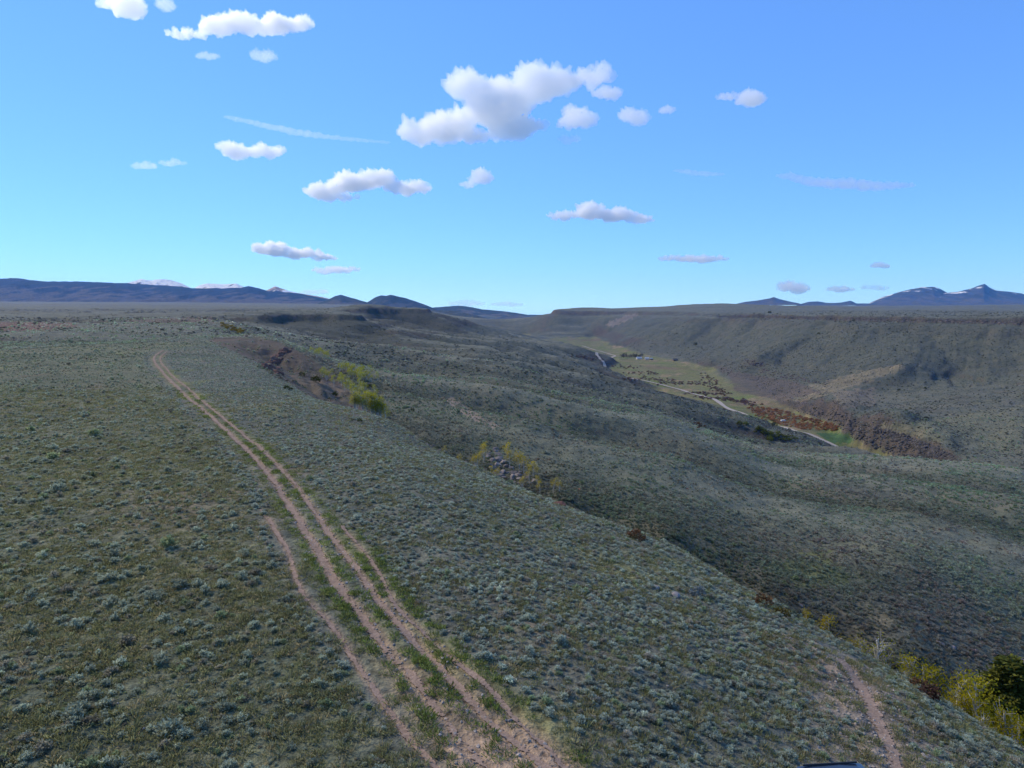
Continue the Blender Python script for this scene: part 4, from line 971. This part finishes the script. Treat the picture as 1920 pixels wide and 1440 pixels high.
# conifer at the bench edge
def conifer(seed, whorls, per, width):
    r = np.random.default_rng(seed); zs = np.linspace(-0.02, 1.0, 9); tr = tube(np.c_[zs * 0, zs * 0, zs], 0.024 * (1.02 - zs)); C_, D2, va = [], [], []; parts = [tr]
    for i in range(whorls):
        t = 0.05 + 0.93 * i / whorls; R = width * (1 - t) ** 1.0 * r.uniform(0.85, 1.12) + 0.012
        for j in range(7):
            a = r.uniform(0, 6.283); Rj = R * r.uniform(0.65, 1.1); dr = np.array([math.cos(a), math.sin(a), 0.18 - 0.45 * (1 - t)])
            parts.append(tube([[0, 0, t], np.array([0, 0, t]) + dr * Rj * 0.9], [0.005, 0.001], 3))
            s = r.uniform(0.15, 1.0, per) ** 0.7; c0 = np.array([0, 0, t]) + dr * (Rj * s)[:, None] + r.normal(size=(per, 3)) * 0.016 * np.array([1, 1, 0.8]); c0[:, 2] -= 0.05 * s * s * (1 - t)
            C_.append(c0); D2.append(dr + r.normal(size=(per, 3)) * 0.45 + [0, 0, 0.25]); va.append(0.30 + 0.5 * (s - 0.4) + r.uniform(-0.2, 0.2, per) + r.uniform(-0.15, 0.15))
    C_, D2, va = np.concatenate(C_), np.concatenate(D2), np.concatenate(va)
    V, F = quads(C_, D2, 0.026 * r.uniform(0.7, 1.3, len(C_)), 0.010, r)
    Vt, Ft = join(parts); tm = mesh_np('trunk', Vt, Ft); tm.materials.append(M_BARK_D)
    return tm, leaf_mesh('crown', V, F, va, M_CONIF)
CONIF = conifer(700, 38, 64, 0.33)
p, h = tree_top(1895, 1230, 50); print('conifer height', h)
tree('conifer_tree', CONIF, p, max(h, 6), 1.6, tint=(1.5, 1.5, 1.3), category='conifer tree', label='single dark green conifer standing in the gully beside the aspens')
# junipers
M_JUN = M_CONIF
JUN = [shrub_mesh(720 + i, 30, 12, 0.10, M_CONIF, 1.1 + 0.3 * i) for i in range(3)]
for u, v, hp, lab in ((593,718,17,'largest round dark juniper on the bare slope'), (567,708,11,'dark juniper just left of the largest one on the bare slope'), (628,744,12,'dark juniper beside the aspens on the lower slope'), (675,792,9,'small dark juniper at the foot of the bare slope'),
        (716,778,15,'tall narrow dark juniper at the end of the scree'), (774,772,7,'lone small juniper on the shrubby slope beyond the gully'), (693,728,8,'small juniper inside the aspen grove'), (537,730,10,'low spreading juniper on the lip of the eroded bowl'), (545,732,8,'small juniper touching the spreading one on the bowl lip'),
        (1304,650,7,'dark lone juniper on the far valley side above the ranch'), (1443,588,6,'lone juniper standing on the right plateau'), (1452,800,9,'dark juniper beside the gravel road near the white trailer'), (1527,768,5,'tiny juniper on the pale spur across the valley'), (1685,735,6,'juniper in the swale behind the pale spur'), (1735,730,6,'juniper on the slope right of the pale spur'), (1600,604,5,'small juniper below the rim rock'), (1535,628,5,'juniper halfway up the right valley side')):
    h_ = hits(u, v)
    if h_: s = hp * h_[1] / F_PX; put('juniper', JUN[RNG.integers(3)], h_, (s * 1.15, s * 1.15, s), tint=(1, 1, 1), category='juniper', label=lab)
# coloured shrubs
def shrubs(name, pts, smin, smax, tn, lab, grp, cat='shrub'):
    for p in pts:
        s = RNG.uniform(smin, smax); put(name, SHRUBS[RNG.integers(4)], p, (s, s, s * RNG.uniform(0.7, 1.0)), tint=np.array(tn) * RNG.uniform(0.7, 1.25), sink=s * 0.08, category=cat, label=lab, group=grp)
shrubs('green_shrub', in_px([(1378,794),(1400,796),(1440,808),(1450,816),(1410,812)], 16, 200) + in_px([(1430,818),(1460,812),(1500,822),(1505,829),(1440,828)], 20, 200), 3.5, 6.0, (0.19, 0.20, 0.04), 'dark green shrub in the thicket below the gravel road', 'green shrubs below the gravel road')
shrubs('yellow_shrub', in_px([(402,604),(420,608),(458,621),(452,626),(430,620)], 26, 350), 2.2, 3.8, (0.40, 0.28, 0.05), 'yellow brown shrub in the draw behind the bench crest', 'yellow shrubs in the draw behind the crest')
shrubs('rusty_shrub', in_px([(1285,792),(1320,795),(1345,805),(1310,804)], 9, 200), 1.6, 2.6, (0.20, 0.10, 0.05), 'rusty shrub in the little swale on the hillside', 'rusty shrubs in the hillside swale')
for u, v, s, tn_, lab in ((1190,1008,1.3,(0.26,0.13,0.06),'orange brown shrub in the grassy dip of the bench edge'), (1202,1014,1.0,(0.24,0.14,0.07),'small tan shrub next to the orange brown one'), (1432,1134,1.3,(0.24,0.13,0.06),'rusty shrub where the gully trees begin'), (1468,1156,1.2,(0.16,0.12,0.03),'olive shrub at the upper end of the aspen clump'), (1740,1306,1.3,(0.13,0.07,0.05),'dark reddish shrub under the aspen row'), (1722,1292,1.1,(0.17,0.09,0.05),'brown shrub at the start of the aspen row'), (1308,1118,1.2,(0.28,0.30,0.27),'pale blue grey sagebrush clump on the bench edge')):
    h_ = hits(u, v)
    if h_: put('shrub', SHRUBS[RNG.integers(4)], h_, (s, s, s * 0.8), tint=tn_, sink=0.08, category='shrub', label=lab)
# willow thickets on the valley floor
W = in_px([(1395,764),(1445,764),(1500,780),(1578,800),(1566,809),(1500,805),(1430,788)], 420, 500)
nred = len(W)
for a_, b_, k in (((1148,687),(1194,690),40),((1178,700),(1240,700),46),((1174,709),(1267,713),70),((1229,718),(1324,719),90),((1321,702),(1343,722),50),((1332,724),(1362,739),50),((1289,737),(1362,740),60),((1305,744),(1400,754),80),((1085,668),(1130,676),50),((1350,745),(1420,760),60)):
    for i in range(k):
        t = RNG.uniform(); h_ = hits(a_[0] + (b_[0] - a_[0]) * t + RNG.normal() * 6, a_[1] + (b_[1] - a_[1]) * t + RNG.normal() * 1.8, 500)
        if h_: W.append(h_)
W = np.array(W); n = len(W); s = RNG.uniform(2.4, 5.0, n)
tn = np.where((np.arange(n) < nred)[:, None], np.array((0.54, 0.27, 0.12)), np.array((0.28, 0.17, 0.13))) * RNG.uniform(0.6, 1.3, (n, 1))
W[:, 2] -= s * 0.08
scatter('willow_thicket', W, RNG.uniform(0, 6.28, n), np.c_[s, s, s * RNG.uniform(0.6, 0.9, n)], RNG.integers(0, 4, n), tn, proto_collection('willow_kind', SHRUBS), 'rusty red willow thickets along the creek on the valley floor', 'willow thicket')
# far speckle of dark bushes on the valley sides
X, Y, Z = [np.concatenate(c_) for c_ in zip(ring(450, 900, 0.085), ring(900, 1600, 0.035), ring(1600, 2700, 0.010))]; sl_ = sheet_slope(X, Y)
kp = seen(X, Y, Z, 0.0) & (RNG.uniform(size=len(X)) < (0.30 * smooth(200, 400, X) + 0.9 * smooth(0.08, 0.3, sl_)) * (1 + 0.7 * fbm(X / 60, Y / 60, 3, 303))) & (Z > -122)
X, Y, Z = X[kp], Y[kp], Z[kp]; n = len(X); s = RNG.lognormal(0.15, 0.38, n) * (1 + 0.6 * smooth(900, 2200, Y)); tone = RNG.uniform(0.5, 1.2, n)[:, None]
scatter('valley_side_bushes', np.c_[X, Y, Z - 0.1], RNG.uniform(0, 6.28, n), np.c_[s, s, s * 0.6], RNG.integers(0, 4, n), tone * np.array((0.16, 0.16, 0.115)), proto_collection('bush_kind', SHRUBS), 'dark bushes dotted over the valley sides', 'bushes')
# bare cottonwoods by the ranch
m_cw = [shrub_mesh(740 + i, 34, 8, 0.09, M_SHRUB, 2.2) for i in range(2)]
for i in range(18):
    h_ = hits(1164 + i * 2.3 + RNG.normal(), 672.5, 1200)
    if h_: s = RNG.uniform(7, 11); put('cottonwood_tree', m_cw[i % 2], h_, (s, s, s * 1.05), tint=np.array((0.12, 0.10, 0.065)) * RNG.uniform(0.7, 1.2), category='cottonwood', label='grey brown cottonwood in the row at the ranch', group='cottonwood row at the ranch')
# ------------------------------------------------------------------ clouds: lumpy bodies of even mist at their real height and distance
def cloud_mat(name, dens_):
    m = NT(name); sc = m.n('ShaderNodeVolumeScatter', {'Color': (1.0, 0.985, 0.99, 1), 'Density': dens_, 'Anisotropy': 0.7})
    m.link(sc.outputs[0], m.o.inputs['Volume']); return m.m
def cloud(label, blobs, thick=9.0, alt=1700.0, cap=60000.0, seed=0, fluff=1.0):
    """blobs: photo ellipses (u, v, ru, rv)"""
    vb = max(b[1] + b[3] for b in blobs); D = min(cap, alt / max(1e-3, (V_HOR - vb) / F_PX)); w = D / F_PX
    r = np.random.default_rng(900 + seed)
    bm = bmesh.new(); cu = sum(b[0] for b in blobs) / len(blobs); c0 = pix(cu, vb, D)
    for (u, v, ru, rv) in blobs:
        # each ellipse is filled with a few puffs
        k = max(1, int(ru / max(rv, 4) * 2.2))
        for i in range(k + 2):
            t = (i + 0.5) / (k + 2) * 2 - 1 if k > 1 else 0
            hh = math.sqrt(max(0.05, 1 - t * t)); rr = rv * hh * r.uniform(0.65, 1.0) + 1.5
            uu = u + t * (ru - 0.5 * rv) + r.normal() * 0.1 * rv; vv = v + rv * 0.25 * r.normal() * hh
            p = pix(uu, vv, D); rad = rr * w
            dep = r.normal() * 0.35 * rv * w
            geo = bmesh.ops.create_icosphere(bm, subdivisions=2, radius=1.0)
            for q in geo['verts']: q.co = (p[0] - c0[0] + q.co.x * rad * 1.25, dep + q.co.y * rad * 1.3, p[2] - c0[2] + q.co.z * rad * (1.0 if q.co.z > 0 else 0.7))
    me = bpy.data.meshes.new('cloud'); bm.to_mesh(me); bm.free()
    o = bpy.data.objects.new('cloud', me); COL.objects.link(o)
    mean_r = np.mean([b[3] for b in blobs]) * w
    rm = o.modifiers.new('remesh', 'REMESH'); rm.mode = 'VOXEL'; rm.voxel_size = mean_r * 0.09
    dg = bpy.context.evaluated_depsgraph_get(); dg.update()
    ev = o.evaluated_get(dg); m2 = bpy.data.meshes.new_from_object(ev); o.modifiers.clear(); o.data = m2; bpy.data.meshes.remove(me)
    n = len(m2.vertices); V = np.empty(n * 3, np.float32); m2.vertices.foreach_get('co', V); V = V.reshape(-1, 3).astype(float)
    N = np.empty(n * 3, np.float32); m2.vertices.foreach_get('normal', N); N = N.reshape(-1, 3)
    up = smooth(-0.5, 0.3, N[:, 2])
    bigp = fbm3(V / (mean_r * 0.75) + seed * 3.1, 2, seed + 40)
    puff = np.abs(fbm3(V / (mean_r * 0.55) + seed, 3, seed + 50, 0.45))
    V = V + N * (mean_r * (0.30 * bigp + (0.62 * puff - 0.15) * (0.35 + 0.65 * up)) * fluff)[:, None]
    m2.vertices.foreach_set('co', V.astype(np.float32).ravel()); m2.update()
    m2.polygons.foreach_set('use_smooth', np.ones(len(m2.polygons), bool))
    m2.materials.clear(); m2.materials.append(cloud_mat('cloud_mist', 0.46 * thick / (2.0 * mean_r)))
    o.location = c0; o['label'] = label; o['category'] = 'cloud'
    return o
CLOUDS = [
 ('large billowing white cloud high over the valley', [(790,250,45,24),(850,228,60,40),(880,168,42,30),(930,195,70,50),(965,238,55,26),(1000,162,45,38),(1045,160,45,26),(1105,150,45,16),(1125,143,18,16),(900,258,75,14)], 8),
 ('small rounded cloud at the right tip of the large one', [(1140,174,30,14)], 4),
 ('soft roundish cloud below the arm of the large cloud', [(1085,224,40,20),(1070,232,30,12)], 4),
 ('small cloud right of the soft roundish one', [(1188,216,26,16)], 4),
 ('thin flat shred under the soft roundish cloud', [(1068,262,24,8)], 2),
 ('tiny oval cloud to the right of the large one', [(1250,208,15,8)], 3),
 ('bright elongated cloud with flat base over the left mesas', [(608,358,38,16),(650,346,40,24),(700,342,45,20),(762,352,48,14),(630,370,40,8)], 9),
 ('small tufted cloud right of the bright elongated one', [(905,338,24,15),(878,346,18,6)], 4),
 ('peaked cloud with sloping right side above the valley head', [(1060,404,38,8),(1108,394,32,19),(1150,405,48,15),(1200,412,28,9)], 9),
 ('long lumpy cloud in the high sky above the thin streak', [(350,66,42,9),(410,55,42,18),(455,50,42,21),(510,48,38,22),(556,46,34,14)], 6),
 ('cloud cut off by the top of the view', [(235,8,46,26)], 6),
 ('faint small puff beside the cloud cut off at the top', [(312,10,16,14)], 2),
 ('small bird shaped cloud right of the large one', [(1407,188,32,17),(1368,182,28,6)], 5),
 ('ragged cloud under the thin streak', [(440,280,34,18),(490,287,42,13),(524,281,16,8)], 5),
 ('faint double shred left of the ragged cloud', [(270,311,24,8),(322,306,28,6)], 1.6),
 ('faint small shred under the long lumpy cloud', [(388,106,24,6)], 1.6),
 ('small slanting puff under the long lumpy cloud', [(494,105,24,11)], 2.4),
 ('flat cloud with bright left top above the mountains', [(508,468,42,12),(560,476,48,10),(606,484,26,6)], 8),
 ('flat shred just below the bright topped flat cloud', [(630,506,48,7)], 4),
 ('long flat cloud above the far mesa', [(1300,486,70,7)], 5),
 ('low rounded cloud standing on the right plateau horizon', [(1487,540,36,11)], 5),
 ('low flat shred next to the low rounded cloud', [(1575,543,28,5)], 3),
 ('tiny flat cloud above the low shreds', [(1650,499,20,5)], 3),
 ('faint low shred before the snow patched mountains', [(1640,540,28,5)], 2),
 ('faint pink cloud resting behind the pointed peak', [(590,548,30,5)], 2.5),
 ('faint low cloud over the valley head ridge', [(875,569,38,6)], 2.5),
 ('faint flat cloud beside the one over the valley head', [(950,571,34,4)], 2),
]
for i, (lab, bl, th) in enumerate(CLOUDS): cloud(lab, bl, th if th > 2.6 else th * 0.5, seed=i)
# high thin wisps
def wisp(label, line, rv, thick, seed):
    P = np.array(line, float); t = np.linspace(0, len(P) - 1, 6 * len(P)); u = np.interp(t, range(len(P)), P[:, 0]); v = np.interp(t, range(len(P)), P[:, 1])
    k = np.sin(np.linspace(0.15, math.pi - 0.15, len(t)))
    return cloud(label, [(a, b, rv * 2.6, rv * (0.4 + 0.8 * c_)) for a, b, c_ in zip(u, v, k)], thick, 4000, seed=seed, fluff=0.8)
wisp('thin curved streak of high cloud', [(430,220),(500,237),(550,247),(610,257),(720,267)], 4.5, 0.42, 60)
wisp('feathery wisp of high cloud above the right plateau', [(1475,330),(1530,343),(1590,347),(1640,350),(1695,348)], 8.0, 1.5, 61)
wisp('faint short wisp left of the feathery one', [(1270,320),(1310,326),(1350,327)], 3.5, 0.5, 62)
# ------------------------------------------------------------------ parked vehicle, ranch houses, trailer
def plain(name, col, rough=0.5, metal=0.0, coat=0.0):
    m = NT(name); oc = m.n('ShaderNodeTexCoord').outputs['Object']; nz = m.noise(oc, 5.0, 3, 0.6)
    c = m.mix(1.0, (*col, 1), m.ramp(nz, [(0.3, (0.85, 0.85, 0.85)), (0.7, (1.1, 1.1, 1.1))]), 'MULTIPLY')
    b = m.surface(c, rough, None, 0.1, 0.5); b.inputs['Metallic'].default_value = metal; b.inputs['Coat Weight'].default_value = coat; return m.m
M_PAINT = plain('car_paint', (0.045, 0.060, 0.085), 0.35, 0.3, 0.8); M_GLASS = plain('dark_glass', (0.02, 0.025, 0.03), 0.06); M_TYRE = plain('tyre_rubber', (0.02, 0.02, 0.02), 0.9)
M_RIM = plain('alloy', (0.45, 0.45, 0.46), 0.35, 0.9); M_BLACK = plain('black_trim', (0.02, 0.02, 0.022), 0.6); M_LAMP = plain('lamp_glass', (0.7, 0.7, 0.68), 0.1); M_RED = plain('red_lamp', (0.35, 0.02, 0.02), 0.2)
def box_bm(x0, x1, y0, y1, z0, z1, bev=0.0, taper=1.0):
    bm = bmesh.new(); bmesh.ops.create_cube(bm, size=1.0)
    for v_ in bm.verts:
        k = taper if v_.co.z > 0 else 1.0
        v_.co = ((x0 + x1) / 2 + v_.co.x * (x1 - x0) * (1 if taper == 1 else (k + 1) / 2), (y0 + y1) / 2 + v_.co.y * (y1 - y0) * k, (z0 + z1) / 2 + v_.co.z * (z1 - z0))
    if bev: bmesh.ops.bevel(bm, geom=bm.edges[:], offset=bev, segments=2, affect='EDGES', profile=0.6)
    return bm
def part(name, bm, mat, parent):
    me = bpy.data.meshes.new(name); bm.to_mesh(me); bm.free(); return obj(name, me, mat, parent)
def prism(pts, y0, y1, inset=0.0, bev=0.04):
    """side profile (x, z) drawn out across y; inset narrows the upper points"""
    bm = bmesh.new(); zs = [p[1] for p in pts]; zlo, zhi = min(zs), max(zs)
    rows = []
    for y, sgn in ((y0, 1), (y1, -1)):
        rows.append([bm.verts.new((x, y + sgn * inset * (z - zlo) / (zhi - zlo), z)) for x, z in pts])
    n = len(pts)
    bm.faces.new(rows[0][::-1]); bm.faces.new(rows[1])
    for i in range(n): bm.faces.new((rows[0][i], rows[0][(i + 1) % n], rows[1][(i + 1) % n], rows[1][i]))
    bmesh.ops.recalc_face_normals(bm, faces=bm.faces[:])
    bmesh.ops.bevel(bm, geom=bm.edges[:], offset=bev, segments=2, affect='EDGES', profile=0.6)
    return bm
def disc(x, y, z, r, w, seg=20):
    bm = bmesh.new(); bmesh.ops.create_cone(bm, cap_ends=True, segments=seg, radius1=r, radius2=r, depth=w)
    for v_ in bm.verts: a, b, c_ = v_.co; v_.co = (x + a, y + c_, z + b)
    return bm
for D_c in np.arange(17, 30, 0.02):                  # stand where the far edge of the roof just shows
    cx, cy, cz = pix(1556, 1431, D_c)
    if cz <= float(sheet(np.array([cx]), np.array([cy - 0.8]))[0]) + 1.74: break
cy -= 0.72
car = bpy.data.objects.new('parked_car', None); COL.objects.link(car)
car.location = (cx - 0.85, cy, float(sheet(np.array([cx]), np.array([cy]))[0]) + 0.0); car.rotation_euler = (0, 0, math.pi + math.radians(5))
car['label'] = 'dark blue grey car with dark roof glass parked on the bench by the stony path'; car['category'] = 'car'
part('body', prism([(-2.30,0.42),(-2.34,0.95),(-2.22,1.10),(0.85,1.08),(2.05,0.98),(2.30,0.80),(2.32,0.42)], -0.93, 0.93, 0.05), M_PAINT, car)
part('cabin_glass', prism([(-2.18,1.04),(-1.95,1.60),(-1.7,1.655),(0.0,1.655),(0.25,1.60),(0.98,1.04)], -0.88, 0.88, 0.20, 0.03), M_GLASS, car)
rf = part('roof', prism([(-1.98,1.645),(-1.75,1.70),(-1.2,1.73),(-0.3,1.72),(0.05,1.69),(0.20,1.645)], -0.70, 0.70, 0.06, 0.025), M_PAINT, car)
part('roof_glass', box_bm(-0.55, -0.02, -0.46, 0.46, 1.70, 1.742, 0.01), M_GLASS, rf)
for s_ in (-1, 1):
    part('roof_rail', box_bm(-1.8, 0.0, s_ * 0.62 - 0.02, s_ * 0.62 + 0.02, 1.72, 1.775, 0.012), M_BLACK, car)
    for x_ in (-1.42, 1.42):
        wh = obj('wheel', None, None, car); part('tyre', disc(x_, s_ * 0.84, 0.36, 0.36, 0.24), M_TYRE, wh); part('rim', disc(x_, s_ * 0.86, 0.36, 0.23, 0.245, 12), M_RIM, wh)
    part('headlight', box_bm(2.18, 2.325, s_ * 0.72 - 0.17, s_ * 0.72 + 0.17, 0.74, 0.87, 0.03), M_LAMP, car)
    part('tail_light', box_bm(-2.36, -2.25, s_ * 0.78 - 0.09, s_ * 0.78 + 0.09, 0.80, 1.06, 0.03), M_RED, car)
    part('mirror', box_bm(0.72, 0.88, s_ * 1.02 - 0.11, s_ * 1.02 + 0.11, 1.05, 1.20, 0.03), M_PAINT, car)
    for x_ in (-0.75, 0.35):
        d_ = part('door', box_bm(x_ - 0.50, x_ + 0.50, s_ * 0.935 - 0.012, s_ * 0.935 + 0.012, 0.50, 1.02, 0.01), M_PAINT, car); part('handle', box_bm(x_ - 0.38, x_ - 0.20, s_ * 0.955 - 0.015, s_ * 0.955 + 0.015, 0.90, 0.93, 0.006), M_BLACK, d_)
part('bumper', box_bm(2.22, 2.40, -0.85, 0.85, 0.42, 0.62, 0.04), M_BLACK, car)
# ranch houses
M_WALLW = plain('white_siding', (0.72, 0.70, 0.66), 0.8); M_WALLB = plain('brown_siding', (0.20, 0.14, 0.10), 0.8); M_ROOFG = plain('metal_roof', (0.42, 0.42, 0.42), 0.5); M_ROOFD = plain('dark_roof', (0.07, 0.07, 0.075), 0.8)
def house(u, v, L, Wd, Hh, rz, wall, roof, lab):
    p = hits(u, v, 900)
    if not p: return
    r = bpy.data.objects.new('ranch_house', None); COL.objects.link(r); r.location = p; r.rotation_euler = (0, 0, rz); r['label'] = lab; r['category'] = 'house'
    part('wall', box_bm(-L / 2, L / 2, -Wd / 2, Wd / 2, -0.5, Hh), wall, r)
    part('roof', prism([(-Wd / 2 - 0.5, Hh - 0.1), (0, Hh + Wd * 0.36), (Wd / 2 + 0.5, Hh - 0.1)], -L / 2 - 0.5, L / 2 + 0.5, 0, 0.02), roof, r).rotation_euler = (0, 0, math.pi / 2)
    for k in (-0.32, 0.05, 0.32): part('window', box_bm(k * L - 0.6, k * L + 0.6, -Wd / 2 - 0.04, -Wd / 2 + 0.05, 1.0, 2.2), M_GLASS, r)
    part('door', box_bm(-0.17 * L - 0.5, -0.17 * L + 0.5, -Wd / 2 - 0.05, -Wd / 2 + 0.05, 0.0, 2.1), M_BLACK, r)
house(1198, 673.5, 14, 9, 3.6, 0.2, M_WALLW, M_ROOFG, 'white ranch house beside the cottonwood row')
house(1213, 674.0, 11, 8, 3.4, -0.1, M_WALLW, M_ROOFG, 'white ranch outbuilding with grey metal roof')
house(1221, 674.5, 8, 6, 3.0, 0.3, M_WALLB, M_ROOFG, 'small brown ranch shed')
house(1266, 676.5, 12, 8, 3.5, 0.1, M_WALLB, M_ROOFD, 'dark barn at the far edge of the meadow')
p = hits(1468, 791.5, 500)
if p:
    t = bpy.data.objects.new('camper_trailer', None); COL.objects.link(t); t.location = p; t.rotation_euler = (0, 0, 0.3); t['label'] = 'white camper trailer parked between the road and the willows'; t['category'] = 'trailer'
    part('body', prism([(-3.2,0.6),(-3.3,1.6),(-3.0,2.9),(2.8,2.9),(3.3,2.1),(3.1,0.6)], -1.2, 1.2, 0, 0.1), M_WALLW, t)
    for x_ in (-1.8, 1.4): part('window', box_bm(x_ - 0.5, x_ + 0.5, -1.23, -1.15, 1.5, 2.2, 0.02), M_GLASS, t)
    part('door', box_bm(-0.4, 0.3, -1.23, -1.15, 0.7, 2.4, 0.02), M_RIM, t)
    for s_ in (-1, 1): part('wheel', disc(-0.4, s_ * 1.1, 0.36, 0.38, 0.22), M_TYRE, t)
    part('tow_bar', box_bm(3.0, 4.2, -0.08, 0.08, 0.5, 0.62), M_BLACK, t)
